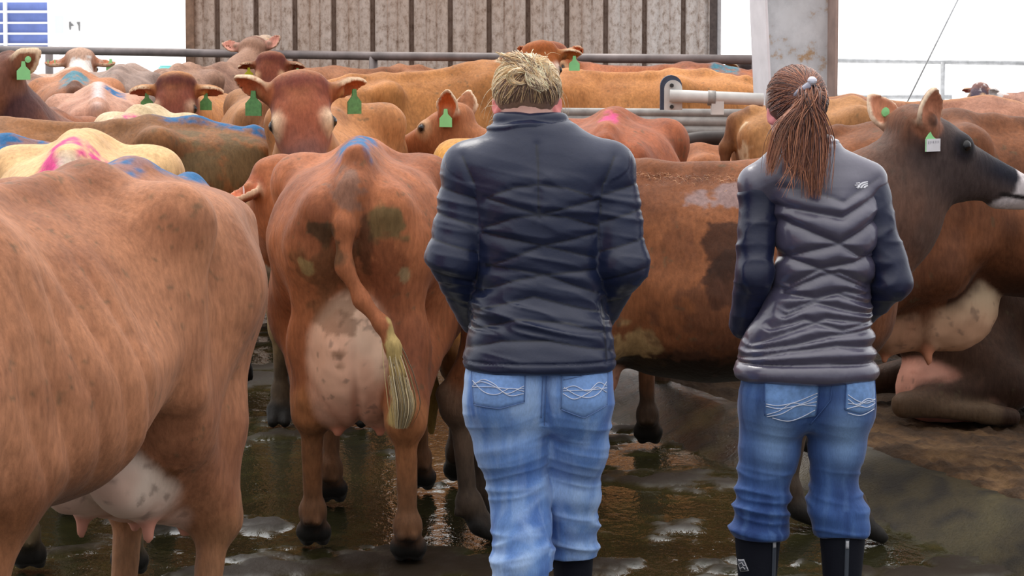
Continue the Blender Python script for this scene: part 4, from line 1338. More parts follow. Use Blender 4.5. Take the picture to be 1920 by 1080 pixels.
    seat = [loft((U(1513, 0)[0], 0, 0), (0, 0, 1), (0, 1, 0), (1, 0, 0), wz, [.09, .11, .115, .115, .11], [-.10, -.12, -.125, -.12, -.11],
                 [v / s for v in (118, 125, 125, 122, 118)], [.5]*5, [2.3]*5, [2.3]*5, k=.05, g='seat', endk=.05, sm=5),
            ell(U3(1455, 745, -.06), (.086, .08, .10), .05, 'seat'), ell(U3(1573, 745, -.06), (.084, .08, .10), .05, 'seat')]
    def st(rows): return [(U(c, p)[0], y, U(c, p)[1], w / s, d) for p, c, w, y, d in rows]
    L = st([(780, 1450, 60, 0, .10), (850, 1443, 54, .005, .09), (910, 1433, 46, .01, .078), (960, 1427, 44, .0, .075), (1000, 1423, 48, -.01, .08), (1030, 1422, 46, -.01, .08)])
    Rr = st([(780, 1576, 57, 0, .10), (850, 1572, 49, .01, .088), (910, 1568, 42, .02, .075), (960, 1572, 47, .01, .076), (995, 1582, 44, -.005, .075), (1030, 1583, 43, -.01, .075)])
    pj = legs_prims(L, Rr, seat)
    xm = U(1512, 0)[0]
    zl, zr = U(0, 1016)[1], U(0, 1008)[1]
    cut = lambda P: np.where(P[:, 0] < xm, zl, zr) - P[:, 2]
    def jdisp(V, Nn):
        X, Yy, Z = V.T
        py = (CAMH - Z) * s + HORZ
        W = np.stack([X * 5, Yy * 5, (Z + .15 * X) * 28], 1)
        n = ridged(W, .62, 41) * 1.7 - .8
        A = np.interp(py, [700, 780, 860, 910, 950, 1020], [.002, .002, .004, .010, .017, .012])
        return n * A
    def jcol(V, Nn):
        X, Yy, Z = V.T
        py = (CAMH - Z) * s + HORZ
        C = np.repeat(lin(58, 88, 142)[None], len(V), 0)
        n = fbm(V * np.array([9, 9, 3.5], np.float32), 1.4, 15)
        n4 = fbm(V * np.array([30, 30, 4], np.float32), 1.3, 25)
        C = MIX(C, sstep(.48, .68, n) * .75, lin(32, 54, 104))
        C = MIX(C, sstep(.52, .70, n4) * .4, lin(36, 58, 108)); C = MIX(C, sstep(.48, .30, n4) * .25, lin(100, 134, 184))
        cl = np.where(X < xm, U(1445, 0)[0], U(1580, 0)[0])
        fade = np.exp(-((X - cl) / .05) ** 2) * np.exp(-((py - 815) / 60) ** 2)
        C = MIX(C, fade * .85 * (Nn[:, 1] < .1), lin(132, 164, 206))
        C = MIX(C, np.exp(-((py - 700) / 18) ** 2) * .5, lin(112, 146, 190))
        return C
    je, Vj, Qj = garment('jeans', M_DENIM, root, pj, .0046, jcol, jdisp, cut=cut)
    bt = bvh(Vj, Qj)
    UU = lambda l: [U(*p) for p in l]
    for quad, em in (([U(1426, 698), U(1528, 702), U(1522, 772), U(1426, 770), -.014],
                      [[(1428, 748), (1450, 750), (1478, 745), (1500, 738), (1524, 728)], [(1428, 752), (1452, 756), (1480, 752), (1504, 748), (1523, 744)], [(1430, 768), (1452, 760), (1476, 746), (1500, 750), (1522, 752)], [(1430, 772), (1456, 766), (1482, 752), (1505, 744), (1524, 734)], [(1440, 774), (1470, 780), (1498, 772), (1520, 760)]]),
                     ([U(1578, 700), U(1638, 694), U(1637, 760), U(1574, 758), -.012],
                      [[(1580, 730), (1598, 742), (1618, 748), (1636, 744)], [(1580, 746), (1600, 748), (1618, 740), (1636, 746)], [(1578, 756), (1600, 752), (1618, 756), (1636, 752)], [(1580, 738), (1598, 750), (1618, 744), (1636, 750)], [(1580, 764), (1605, 770), (1634, 762)]])):
        p = patch_on(bt, 'pocket', M_PK2, je, quad)
        mb = MB()
        for l in em: line_on(bt, mb, smooth_line(UU(l)), .0013, .0052)
        mb.build('embroidery', M_STITCH, p, smooth=True)
        mb = MB(); q = quad[:4]
        line_on(bt, mb, [(q[0][0] + .004, q[0][1] - .012), (q[1][0] - .004, q[1][1] - .012)], .0010, .0050)
        line_on(bt, mb, [q[0], q[1]], .0014, .0045); line_on(bt, mb, [q[0], q[3]], .0012, .0045); line_on(bt, mb, [q[1], q[2]], .0012, .0045)
        mb.build('pocket_stitching', M_SEAM2, p, smooth=True)
    mb = MB()
    line_on(bt, mb, UU([(1400, 700), (1480, 706), (1556, 708), (1638, 698)]), .0012, .003)
    line_on(bt, mb, UU([(1552, 700), (1548, 740), (1512, 790)]), .0014, .003)
    mb.build('seam_stitching', M_SEAM2, je, smooth=True)
    # ---------------- boots
    for px, y, pyt, strip, lab in ((1422, -.01, 1004, 1451, True), (1583, -.01, 998, 1587, False)):
        b, Vb, Qb = boots(root, (U(px, 0)[0], y), U(0, pyt)[1], PI/2 + (.12 if lab else -.05), .066)
        bb = bvh(Vb, Qb)
        q = patch_on(bb, 'pull_strip', M_STRIP, b, [U(strip - 4, 1010), U(strip + 4, 1010), U(strip + 3, 1200), U(strip - 5, 1200)], nx=2, nz=16, off=.003)
        patch_on(bb, 'pull_tab', M_GREYT, q, [U(strip - 3, 1013), U(strip + 3, 1013), U(strip + 3, 1028), U(strip - 3, 1028)], nx=2, nz=3, off=.006)
        if lab:
            lb = patch_on(bb, 'boot_label', M_GREYT, b, [U(1381, 1055), U(1394, 1051), U(1403, 1072), U(1388, 1077)], nx=4, nz=4, off=.003)
            lc = patch_on(bb, 'label_field', M_STRIP, lb, [U(1383, 1057), U(1393, 1053.5), U(1400.5, 1071), U(1389, 1075)], nx=4, nz=4, off=.0042)
            mb = MB()
            line_on(bb, mb, UU([(1386, 1062), (1390, 1058), (1393, 1063), (1397, 1062)]), .0014, .0055)
            line_on(bb, mb, UU([(1388, 1070), (1392, 1066), (1396, 1070)]), .0014, .0055)
            mb.build('label_mark', M_GREYT, lc)
    # ---------------- hair
    R3 = np.stack([sd, f, u])
    rad = (.086, .104, .100)
    hc = ell(at(0, -.013, .020), rad, .02, 'hair', R3)
    cutf = lambda P: -((P - _v(at(0, 0, 0))) @ _v(-f * .62 + u * .78) + .012)
    V, Q = sdf_mesh([hc], .006, cut=cutf)
    hair = link('hair', np_mesh('hair', V, Q, np.repeat(AUBURN[2][None], len(V), 0)), M_HAIR, root)
    r = random.Random(9); starts = []
    at2 = lambda a, b, c: tuple(at(a, b - .013, c + .020))
    for i in range(1500):
        a = r.uniform(-PI, PI)
        zlow = -.55 if math.cos(a) > .2 else (-.30 if math.cos(a) > -.3 else .30)
        d = np.array([math.sin(a), -math.cos(a) * .8, zlow + r.uniform(-.05, .45)])
        starts.append((d, r.choice((0, 1, 1, 2)) if d[2] > -.2 else r.choice((1, 2, 2))))
    tie_d = np.array([.02, -.95, .10])
    st_ = strands_on(at2, rad, starts, tie_d, None, seed=6, lift=(1.0, 1.035), jit=.003)
    strand_mesh('hair_strands', hair, AUBURN, st_, .0014, taper=False)
    tie = np.array(at2(*(tie_d / np.linalg.norm(tie_d) * np.array(rad) * 1.10)))
    tail_ = []
    for i in range(900):
        b = tie + np.array([r.gauss(0, .010), r.gauss(0, .006), r.gauss(0, .006)])
        k = r.random()
        if k < .26:   tx, tz, wd = U(1432, 0)[0], U(0, r.uniform(285, 325))[1], .008
        elif k < .55: tx, tz, wd = U(1482 + r.uniform(-18, 10), 0)[0], U(0, r.uniform(290, 330))[1], .016
        else:         tx, tz, wd = U(1514 + r.gauss(0, 8), 0)[0], U(0, r.uniform(318, 366))[1], .010
        ox, oy = r.gauss(0, wd), r.gauss(0, .010)
        e = np.array([tx + ox, -.150 + oy, tz])
        m1 = b + np.array([(tx - tie[0]) * .12 + ox * .4, -.030 + oy * .4, -.03])
        m2 = np.array([tie[0] + (tx - tie[0]) * .62 + ox * 1.5 + (.012 if k > .55 else -.006), min(b[1] - .035, -.125) + oy, tie[2] + (tz - tie[2]) * .5])
        P = [Vector(b), Vector(m1), Vector(m2), Vector(e)]
        pts = []
        for q in range(3):
            a, b_, c, d = P[max(q-1, 0)], P[q], P[q+1], P[min(q+2, 3)]
            for t in (0, .25, .5, .75):
                pts.append(.5 * ((2*b_) + (c-a)*t + (2*a-5*b_+4*c-d)*t*t + (3*b_-a-3*c+d)*t**3))
        pts.append(P[3])
        tail_.append((pts, r.choice((0, 0, 1, 1, 2)) if k > .26 else r.choice((0, 1))))
    for i in range(14):
        e = np.array([U(1450 + r.uniform(-10, 60), 0)[0], -.155, U(0, r.uniform(335, 372))[1]])
        b = np.array([U(1478 + r.gauss(0, 12), 0)[0], -.135, U(0, 270)[1]])
        m = (b + e) / 2 + np.array([.012, -.01, 0])
        tail_.append(([b, m, e], 0))
    strand_mesh('ponytail', hair, AUBURN, tail_, .0016)
    mb = MB()
    t0 = Vector(tie)
    ring = [t0 + Vector((math.cos(a) * .019, math.sin(a) * .004 - .006, math.sin(a) * .017)) for a in [2*PI*i/18 for i in range(19)]]
    mb.tube(ring, .006, 8)
    ti = mb.build('hair_tie', M_BLKTIE, hair, smooth=True)
    mb = MB()
    c0 = t0 + Vector((.006, -.016, .026))
    bm = bmesh.new(); bmesh.ops.create_uvsphere(bm, u_segments=14, v_segments=8, radius=.014)
    me = bpy.data.meshes.new('hair_clip'); bm.to_mesh(me); bm.free()
    o = link('hair_clip', me, M_SILV, hair); o.location = c0; o.scale = (1, .6, .9)
    mb.tube([c0 + Vector((-.005, 0, -.010)), t0 + Vector((-.030, -.002, -.006)), t0 + Vector((-.048, .012, -.022))], [.010, .009, .004], 8)
    mb.build('hair_band', simple('grey_band', lin(150, 150, 165), .4, var=.1, bmp=0), hair, smooth=True)
    return root
# ------------------------------------------------------------------ the ground, curb and bedding
def wet_floor():
    nu, nv = 420, 640
    v = np.linspace(0, 1, nv); u = np.linspace(-1, 1, nu)
    Y = 6.0 + 24.0 * v ** 1.6
    X = u[None, :] * (.30 * Y[:, None] + .6)
    YY = np.repeat(Y[:, None], nu, 1)
    P = np.stack([X, YY, np.zeros_like(X)], -1).reshape(-1, 3).astype(np.float32)
    n = fbm(P, 2.3, 3, 4); n2 = fbm(P, 9, 8, 3); n3 = fbm(P * np.array([1, .6, 1], np.float32), 30, 5, 2)
    muck = sstep(.50, .62, n * .62 + n2 * .38)
    film = sstep(.56, .36, n) 
    z = -.004 + muck * (.010 + .020 * (n2 - .3)) + (n3 - .5) * (.0035 + .006 * muck)
    q = (P[:, 0] - (.5 + (12.4 - P[:, 1]) * .33)) * .95
    z = np.where(q > .02, z - .02, z)
    P[:, 2] = z
    C = np.repeat(lin(52, 50, 28)[None], len(P), 0)
    C = MIX(C, muck, lin(40, 31, 21))
    C = MIX(C, sstep(.50, .70, n2) * .5 * (1 - muck), lin(80, 78, 42))
    C = MIX(C, film * .5, lin(38, 36, 26))
    idx = np.arange(nu * nv).reshape(nv, nu)
    F = np.stack([idx[:-1, :-1], idx[:-1, 1:], idx[1:, 1:], idx[1:, :-1]], -1).reshape(-1, 4)
    me = np_mesh('floor', P, F, C)
    a = me.attributes.new('Wet', 'FLOAT', 'POINT')
    a.data.foreach_set('value', (1 - muck * .75).astype(np.float32))
    m, nt, b = mat_nodes('wet_concrete_floor')
    at = N(nt, 'ShaderNodeAttribute', attribute_name='Col'); aw = N(nt, 'ShaderNodeAttribute', attribute_name='Wet')
    nt.links.new(at.outputs['Color'], b.inputs['Base Color'])
    mr = N(nt, 'ShaderNodeMapRange'); mr.inputs['To Min'].default_value = .75; mr.inputs['To Max'].default_value = .05
    nt.links.new(aw.outputs['Fac'], mr.inputs[0]); nt.links.new(mr.outputs[0], b.inputs['Roughness'])
    n_ = noise_node(nt, 34, 3, .6, stretch=(1, .5, 1))
    bump(nt, b, n_.outputs[0], .50, .006)
    ms = N(nt, 'ShaderNodeMapRange'); ms.inputs['To Min'].default_value = .05; ms.inputs['To Max'].default_value = .5
    nt.links.new(aw.outputs['Fac'], ms.inputs[0]); nt.links.new(ms.outputs[0], b.inputs['Specular IOR Level'])
    o = link('floor', me, m); tag(o, kind='structure')
    return o

M_SAND = coloured('damp_bedding', .9, 0, 34, .30, .8, .02, spec=.2)
def curb_and_bed():
    # sloped wet concrete curb along the line between alley and beds
    nl, nq = 260, 14
    Yl = np.linspace(7.0, 26.0, nl)
    V = []; 
    for y in Yl:
        xl = .5 + (12.4 - y) * .33
        for k in range(nq + 1):
            q = -.02 + .36 * k / nq
            V.append((xl + q / .95, y, max(-.02, .14 * min(1, q / .26) - .004)))
    V = np.array(V, np.float32)
    n = fbm(V, 14, 3)
    V[:, 2] += (n - .5) * .012
    idx = np.arange(nl * (nq + 1)).reshape(nl, nq + 1)
    F = np.stack([idx[:-1, :-1], idx[:-1, 1:], idx[1:, 1:], idx[1:, :-1]], -1).reshape(-1, 4)
    C = np.repeat(lin(54, 46, 28)[None], len(V), 0); C = MIX(C, sstep(.42, .62, n), lin(30, 25, 17)); C = MIX(C, sstep(.55, .7, fbm(V, 4, 12)) * .6, lin(74, 66, 40))
    m = coloured('wet_curb', .38, 0, 60, .25, .7, .008, spec=.25)
    me = np_mesh('curb', V, F, C)
    a = me.attributes.new('Wet', 'FLOAT', 'POINT')
    a.data.foreach_set('value', (sstep(10.5, 11.4, V[:, 1]) * (.55 + .45 * sstep(.4, .6, fbm(V * np.array([1, 4, 1], np.float32), 9, 2)))).astype(np.float32))
    nt = m.node_tree; b = nt.nodes['Principled BSDF']
    aw = N(nt, 'ShaderNodeAttribute', attribute_name='Wet')
    for sock, lo_, hi_ in (('Roughness', .55, .10), ('Specular IOR Level', .15, 1.0)):
        mr = N(nt, 'ShaderNodeMapRange'); mr.inputs['To Min'].default_value = lo_; mr.inputs['To Max'].default_value = hi_
        nt.links.new(aw.outputs['Fac'], mr.inputs[0]); nt.links.new(mr.outputs[0], b.inputs[sock])
    o = link('curb', me, m); tag(o, kind='structure')
    # bedding
    nu, nv = 300, 420
    V = []
    v = np.linspace(0, 1, nv) ** 1.5
    for y in 7.0 + 19.0 * v:
        xl = .5 + (12.4 - y) * .33 + .26
        for k in range(nu):
            V.append((xl + (7.0 * (k / (nu - 1)) ** 1.6), y, .13))
    V = np.array(V, np.float32)
    q = V[:, 0] - (.5 + (12.4 - V[:, 1]) * .33 + .26)
    n1, n2, n3 = fbm(V, 3.2, 4), fbm(V * np.array([1, .7, 1], np.float32), 13, 6), fbm(V, 36, 9)
    ridge = np.exp(-((q - .24) / .16) ** 2) * sstep(11.6, 10.4, V[:, 1])
    V[:, 2] += ((n1 - .5) * .05 + (n2 - .5) * .045 + (n3 - .5) * .045) * sstep(-.02, .12, q) + ridge * .035
    V[:, 2] -= sstep(.10, .0, q) * .035
    idx = np.arange(nu * nv).reshape(nv, nu)
    F = np.stack([idx[:-1, :-1], idx[:-1, 1:], idx[1:, 1:], idx[1:, :-1]], -1).reshape(-1, 4)
    C = np.repeat(lin(84, 62, 42)[None], len(V), 0)
    C = MIX(C, sstep(.48, .64, n2), lin(62, 46, 32)); C = MIX(C, sstep(.50, .36, n2) * .6, lin(112, 86, 58))
    C = MIX(C, sstep(11.0, 12.2, V[:, 1]) * .7, lin(48, 38, 30))
    o = link('sand_bedding', np_mesh('sand_bedding', V, F, C), M_SAND); tag(o, 'loose brown sand and manure bedding heaped behind the wet curb', 'bedding', kind='stuff')
    # ground beyond
    mb = MB(); mb.box((-60, 30, -.3), (60, 160, -.012)); tag(mb.build('ground', simple('pale_yard', (.80, .80, .80), .9, var=.04, scale=2, bmp=0)), kind='structure')
    mb = MB(); mb.box((-14, 5, -.3), (14, 30.0, -.06)); tag(mb.build('floor_slab', simple('slab_concrete', lin(70, 62, 50), .5)), kind='structure')

# ------------------------------------------------------------------ barn fabric
M_GALV = simple('galvanised_pipe', lin(186, 188, 190), .45, metal=.35, var=.22, scale=14, bmp=.15, bd=.003)
M_DULL = simple('dull_steel_pipe', lin(158, 154, 150), .55, metal=.25, var=.25, scale=16, bmp=.2, bd=.003)
M_DARKP = simple('dark_steel_pipe', lin(72, 66, 64), .55, metal=.2, var=.25, scale=16, bmp=.2, bd=.003)
M_PALEP = simple('pale_painted_pipe', lin(206, 204, 200), .45, var=.12, scale=12, bmp=.1, bd=.002)
M_BLUED = simple('dark_blue_strap', lin(66, 74, 92), .5, metal=.3, var=.15)
M_BOLT = simple('bolt_steel', lin(60, 60, 60), .5, metal=.5)

def wall():
    Y = 24.0; s = FPX / Y
    x0, x1 = PX(362, 50, Y).x, PX(1335, 50, Y).x
    per = 72.6 / s
    prof = [(0, 0), (.02, 0), (.045, .055), (.145, .055), (.17, 0), (.455, 0), (.465, .012), (.495, .012), (.505, 0), (.715, 0), (.725, .012), (.755, .012), (.765, 0), (1.0, 0)]
    ph = PX(400, 50, Y).x
    xs = []
    k0 = int((x0 - ph) / per) - 1
    for k in range(k0, k0 + 17):
        for a, b in prof[:-1]:
            x = ph + (k + a) * per
            if x0 <= x <= x1: xs.append((x, b, a))
    nz = 90
    Z = np.linspace(.2, 3.4, nz)
    V = np.array([(x, Y + d, z) for z in Z for x, d, a in xs], np.float32)
    al = np.array([a for z in Z for x, d, a in xs], np.float32); dd = np.array([d for z in Z for x, d, a in xs], np.float32)
    n = len(xs)
    idx = np.arange(n * nz).reshape(nz, n)
    F = np.stack([idx[:-1, :-1], idx[:-1, 1:], idx[1:, 1:], idx[1:, :-1]], -1).reshape(-1, 4)
    C = np.repeat(lin(236, 228, 222)[None], len(V), 0)
    st = fbm(V * np.array([9, 9, .8], np.float32), 1.0, 4)
    g = np.clip((V[:, 0] - PX(1080, 0, Y).x) / .6, 0, 1)
    C = MIX(C, (.62 - .5 * g) + (st - .5) * .8, lin(196, 168, 146))
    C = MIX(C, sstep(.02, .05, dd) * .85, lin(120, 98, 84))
    me = np_mesh('wall_back', V, F, C, smooth=False)
    m, nt, b = mat_nodes('dirty_sheet_metal')
    at = N(nt, 'ShaderNodeAttribute', attribute_name='Col')
    sp = noise_node(nt, 26, 6, .75, stretch=(1, 1, .6))
    r = ramp(nt, sp.outputs[0], [(.36, (.50, .42, .36)), (.46, (.86, .80, .76)), (.53, (1, 1, 1)), (.66, (1.15, 1.12, 1.1))])
    mx = N(nt, 'ShaderNodeVectorMath', operation='MULTIPLY')
    nt.links.new(at.outputs['Color'], mx.inputs[0]); nt.links.new(r.outputs[0], mx.inputs[1])
    nt.links.new(mx.outputs[0], b.inputs['Base Color'])
    b.inputs['Roughness'].default_value = .55
    o = link('wall_back', me, m); tag(o, kind='structure')
    tr = simple('brown_trim', lin(150, 118, 96), .7, var=.3, scale=20)
    mb = MB(); mb.box((PX(349, 0, Y).x, Y - .06, 0), (PX(364, 0, Y).x, Y + .08, 3.4)); tag(mb.build('trim_1', tr), kind='structure')
    mb = MB(); mb.box((PX(1331, 0, Y).x, Y - .04, 0), (PX(1344, 0, Y).x, Y + .10, 3.4)); tag(mb.build('trim_2', simple('dark_trim', lin(96, 84, 80), .7, var=.3)), kind='structure')
    mb = MB(); mb.box((PX(1345, 0, Y).x, Y - .02, 0), (PX(1352, 0, Y).x, Y + .10, 3.4)); tag(mb.build('trim_3', simple('pale_trim', lin(215, 212, 212), .6)), kind='structure')

def column():
    Y = 14.85; s = FPX / Y
    a = math.radians(14)
    xc = PX(1494, 100, Y).x
    root = empty('steel_column', (xc, Y, 0), a)
    tag(root, 'stained grey steel column rising behind the auburn ponytail', 'column')
    m, nt, b = mat_nodes('stained_steel')
    n1 = noise_node(nt, 7, 6, .65); n2 = noise_node(nt, 2.5, 4, .6, stretch=(1, 1, .5))
    r1 = ramp(nt, n1.outputs[0], [(.42, tuple(lin(226, 232, 236))), (.58, tuple(lin(210, 216, 220))), (.66, tuple(lin(190, 160, 124)))])
    r2 = ramp(nt, n2.outputs[0], [(.40, (1, 1, 1)), (.66, (.72, .70, .68))])
    mx = N(nt, 'ShaderNodeVectorMath', operation='MULTIPLY')
    nt.links.new(r1.outputs[0], mx.inputs[0]); nt.links.new(r2.outputs[0], mx.inputs[1]); nt.links.new(mx.outputs[0], b.inputs['Base Color'])
    b.inputs['Roughness'].default_value = .5
    mb = MB()
    H = 3.2
    xr = .185
    def xl(z): return -.150 - (z - 1.3) * .055
    def plate(x0b, x1b, x0t, x1t, y0, y1):
        mb = MB()
        vs = [(x0b, y0, 0), (x1b, y0, 0), (x1b, y1, 0), (x0b, y1, 0), (x0t, y0, H), (x1t, y0, H), (x1t, y1, H), (x0t, y1, H)]
        return mb.add(vs, [(0,3,2,1), (4,5,6,7), (0,1,5,4), (1,2,6,5), (2,3,7,6), (3,0,4,7)])
    g0 = ground_z(xc, Y)
    plate(xl(0), xr, xl(H), xr, .055, .075).build('web', m, root)
    pale = simple('pale_flange', lin(240, 238, 242), .5, var=.08, scale=9)
    plate(xl(0) - .014, xl(0), xl(H) - .014, xl(H), -.06, .19).build('flange', pale, root, bevel=.003)
    plate(xr, xr + .016, xr, xr + .016, -.06, .19).build('flange', simple('brown_flange', lin(170, 148, 138), .6, var=.2, scale=9), root, bevel=.003)
    mb = MB(); mb.box((-.26, -.12, 0), (.26, .24, max(.03, g0 + .02))); mb.build('base_plate', M_DULL, root)

def rail(name, label, cat, pts, r, mat, posts=(), group=None, pr=None):
    """pts: list of (px, py, Y); posts: (px, Y, top py)"""
    P = [PX(*p) for p in pts]
    g = P[0]
    root = empty(name, (P[0].x, P[0].y, 0))
    tag(root, label, cat, group)
    o = Vector((P[0].x, P[0].y, 0))
    mb = MB(); mb.tube([p - o for p in P], r, 14); mb.build('rail', mat, root, smooth=True)
    for px, Y, py in posts:
        t = PX(px, py, Y)
        mb = MB(); mb.tube([Vector((t.x, t.y, ground_z(t.x, t.y) - .02)) - o, t - o], pr or r, 14); mb.build('post', mat, root, smooth=True)
    return root, o

def fences():
    # long neck rail crossing the barn behind the herd
    rail('neck_rail', 'long weathered pipe rail crossing the barn before the ribbed wall', 'rail', [(-60, 92, 25.5), (350, 99, 23.7), (520, 102, 23.4), (700, 105, 22.6), (1100, 109, 21.2), (1420, 112, 20.4)], .034, simple('weathered_rail', lin(126, 116, 114), .5, metal=.2, var=.3, scale=5),
         posts=((92, 25.3, 95), (700, 22.6, 105), (1418, 20.4, 112)))
    # far gate on the right
    root, o = rail('pipe_fence', 'thin pale two-bar pipe fence in the open doorway', 'fence', [(1540, 113, 34), (1940, 119, 33)], .026, M_GALV, posts=((1768, 33.4, 116), (1930, 33, 118)))
    mb = MB(); mb.tube([PX(1540, 181, 34) - o, PX(1785, 182, 33.4) - o], .026, 12); mb.build('rail', M_GALV, root, smooth=True)
    # guy wire
    Y = 30
    mb = MB(); mb.tube([PX(1860, -130, Y), PX(1640, 315, Y)], .008, 8)
    o = mb.build('guy_wire', M_GALV, smooth=True); tag(o, 'thin steel wire slanting across the bright doorway', 'wire')
    # stacked pipe gate
    Y = 14.3
    o0 = PX(1200, 240, Y); o0 = Vector((o0.x, o0.y, 0))
    root = empty('pipe_gate', o0)
    tag(root, 'stack of thick grey pipes with a curved brace beyond the cows', 'gate')
    for py, r in ((212, .022), (228, .030), (246, .034), (269, .034)):
        mb = MB(); mb.tube([PX(1020, py - 2, Y) - o0, PX(1420, py + 1, Y) - o0], r, 14); mb.build('pipe', M_DULL, root, smooth=True)
    pts = smooth_line([PX(1225, 330, Y - .12) - o0, PX(1240, 300, Y - .12) - o0, PX(1268, 274, Y - .12) - o0, PX(1310, 260, Y - .12) - o0, PX(1420, 257, Y - .12) - o0], 30)
    mb = MB(); mb.tube(pts, .036, 14); mb.build('curved_brace', M_DARKP, root, smooth=True)
    for px in (1030, 1415):
        t = PX(px, 205, Y + .07)
        mb = MB(); mb.tube([Vector((t.x, t.y, 0)) - o0, t - o0], .035, 14); mb.build('post', M_DULL, root, smooth=True)
    # bracket with the pale pipe
    Y = 14.0
    o0 = PX(1260, 205, Y); o0 = Vector((o0.x, o0.y, 0))
    root = empty('pipe_bracket', o0)
    tag(root, 'rounded blue-grey bracket holding a pale horizontal pipe, before the steel column', 'bracket')
    def rounded(px0, px1, pt, pb, y0, y1):
        a, b = PX(px0, pb, Y) - o0, PX(px1, pt, Y) - o0
        w = (b.x - a.x) / 2; c = (a.x + b.x) / 2
        ring = [(a.x, a.z), (b.x, a.z)] + [(c + w * math.cos(t), b.z - w + w * math.sin(t)) for t in [PI * i / 12 for i in range(13)]]
        n = len(ring); mb = MB()
        mb.add([(x, y0, z) for x, z in ring] + [(x, y1, z) for x, z in ring], [tuple(range(n)), tuple(range(2*n-1, n-1, -1))] + [(i, (i+1) % n, n + (i+1) % n, n + i) for i in range(n)])
        return mb
    rounded(1238, 1279, 141, 206, .0, .05).build('strap', M_BLUED, root)
    rounded(1245, 1279, 150, 206, -.02, .0).build('plate', M_PALEP, root)
    for py in (160, 200):
        c = PX(1259, py, Y) - o0
        mb = MB(); mb.tube([c + Vector((0, -.034, 0)), c + Vector((0, .0, 0))], .010, 8); mb.build('bolt', M_BOLT, root)
    mb = MB(); mb.tube([PX(1255, 179, Y) - o0 + Vector((0, -.045, 0)), PX(1430, 186, Y) - o0 + Vector((0, -.045, 0))], .030, 16); mb.build('pale_pipe', M_PALEP, root, smooth=True)
    mb = MB(); mb.tube([PX(1326, 183, Y) - o0 + Vector((0, -.045, 0)), PX(1340, 183.5, Y) - o0 + Vector((0, -.045, 0))], .036, 16); mb.build('coupling', M_DULL, root, smooth=True)
    c = PX(1344, 188, Y) - o0
    mb = MB(); mb.box((c.x - .03, -.07, -o0.z + PX(1344, 214, Y).z), (c.x + .03, .0, c.z)); mb.build('saddle', M_PALEP, root)

def outside():
    Y = 46.0
    o0 = PX(30, 60, Y); o0 = Vector((o0.x, o0.y, 0))
    root = empty('livestock_trailer', o0)
    tag(root, 'pale blue slatted trailer side with white rails outside', 'trailer')
    blue = simple('blue_panel', lin(128, 148, 214), .6, var=.15, scale=3, bmp=0)
    wh = simple('white_rail', (.86, .86, .88), .5, var=.03, bmp=0)
    B = lambda x0, y0, x1, y1, d0, d1: MB().box((PX(x0, 0, Y).x - o0.x, d0, PX(0, y1, Y).z), (PX(x1, 0, Y).x - o0.x, d1, PX(0, y0, Y).z))
    B(-60, 4, 88, 89, .10, .18).build('panel', blue, root)
    for py, h in ((2, 5), (22, 5), (43, 4), (63, 4), (83, 4), (90, 4)):
        B(-60, py - h / 2, 96, py + h / 2, 0, .06).build('rail', wh, root)
    for px, w in ((9, 7), (-50, 7), (92, 7)):
        B(px - w / 2, 0, px + w / 2, 92, -.02, .07).build('upright', wh, root)
    MB().box((PX(-60, 0, Y).x - o0.x, .05, .3), (PX(95, 0, Y).x - o0.x, .6, PX(0, 89, Y).z)).build('chassis', wh, root)
    tyre = MB(); tyre.tube([(0, .02, .3), (0, .28, .3)], .30, 20); tyre.build('wheel', M_RUB, root)
    # white notice board with two dark wedge marks
    Y2 = 44.0
    o1 = PX(140, 50, Y2); o1 = Vector((o1.x, o1.y, 0))
    sg = empty('notice_board', o1)
    tag(sg, 'white board with a dark letter-like mark beside the trailer', 'sign')
    B2 = lambda x0, y0, x1, y1, d0, d1: MB().box((PX(x0, 0, Y2).x - o1.x, d0, PX(0, y1, Y2).z), (PX(x1, 0, Y2).x - o1.x, d1, PX(0, y0, Y2).z))
    B2(100, 10, 200, 80, 0, .05).build('board', simple('white_board', (.9, .9, .9), .5, var=.01, bmp=0), sg)
    for px in (112, 188): B2(px - 4, 75, px + 4, 400, .05, .10).build('leg', wh, sg)
    B2(102, 31, 117, 62, -.012, .0).build('pale_strip', simple('pale_cyan', lin(225, 245, 250), .5, var=.01, bmp=0), sg)
    ink = simple('sign_ink', lin(120, 120, 120), .6, var=.1, bmp=0)
    mb = MB()
    for poly in ([(130, 41), (133, 41), (133, 55), (131, 56), (130, 50)], [(133, 43), (139, 48), (133, 49)], [(144, 42), (150, 41.5), (149.6, 58), (148, 57), (147.5, 48)]):
        ps = [PX(x, y, Y2) for x, y in poly]; n = len(ps)
        vs = [(p.x - o1.x, -.014, p.z) for p in ps] + [(p.x - o1.x, -.002, p.z) for p in ps]
        mb.add(vs, [tuple(range(n)), tuple(range(2*n-1, n-1, -1))] + [(i, (i+1) % n, n + (i+1) % n, n + i) for i in range(n)])
    mb.build('lettering', ink, sg)
    # teal drum far out on the yard
    Y3 = 58.0
    c = PX(316, 125, Y3)
    d = empty('drum', (c.x, Y3, 0)); tag(d, 'teal plastic drum standing out on the bright yard', 'drum')
    teal = simple('teal_plastic', lin(120, 205, 200), .5, var=.05, bmp=0)
    mb = MB(); mb.tube([(0, 0, -.015), (0, 0, .03), (0, 0, .2), (0, 0, .22), (0, 0, .4), (0, 0, .42), (0, 0, c.z - .02), (0, 0, c.z)], [.19, .20, .20, .21, .21, .20, .20, .18], 24); mb.build('drum_body', teal, d, smooth=True)
    mb = MB(); mb.tube([(0, 0, c.z), (0, 0, c.z + .02)], .17, 24); mb.build('lid', teal, d)

wet_floor(); curb_and_bed(); wall(); column(); fences(); outside()
woman_bun(); woman_ponytail()
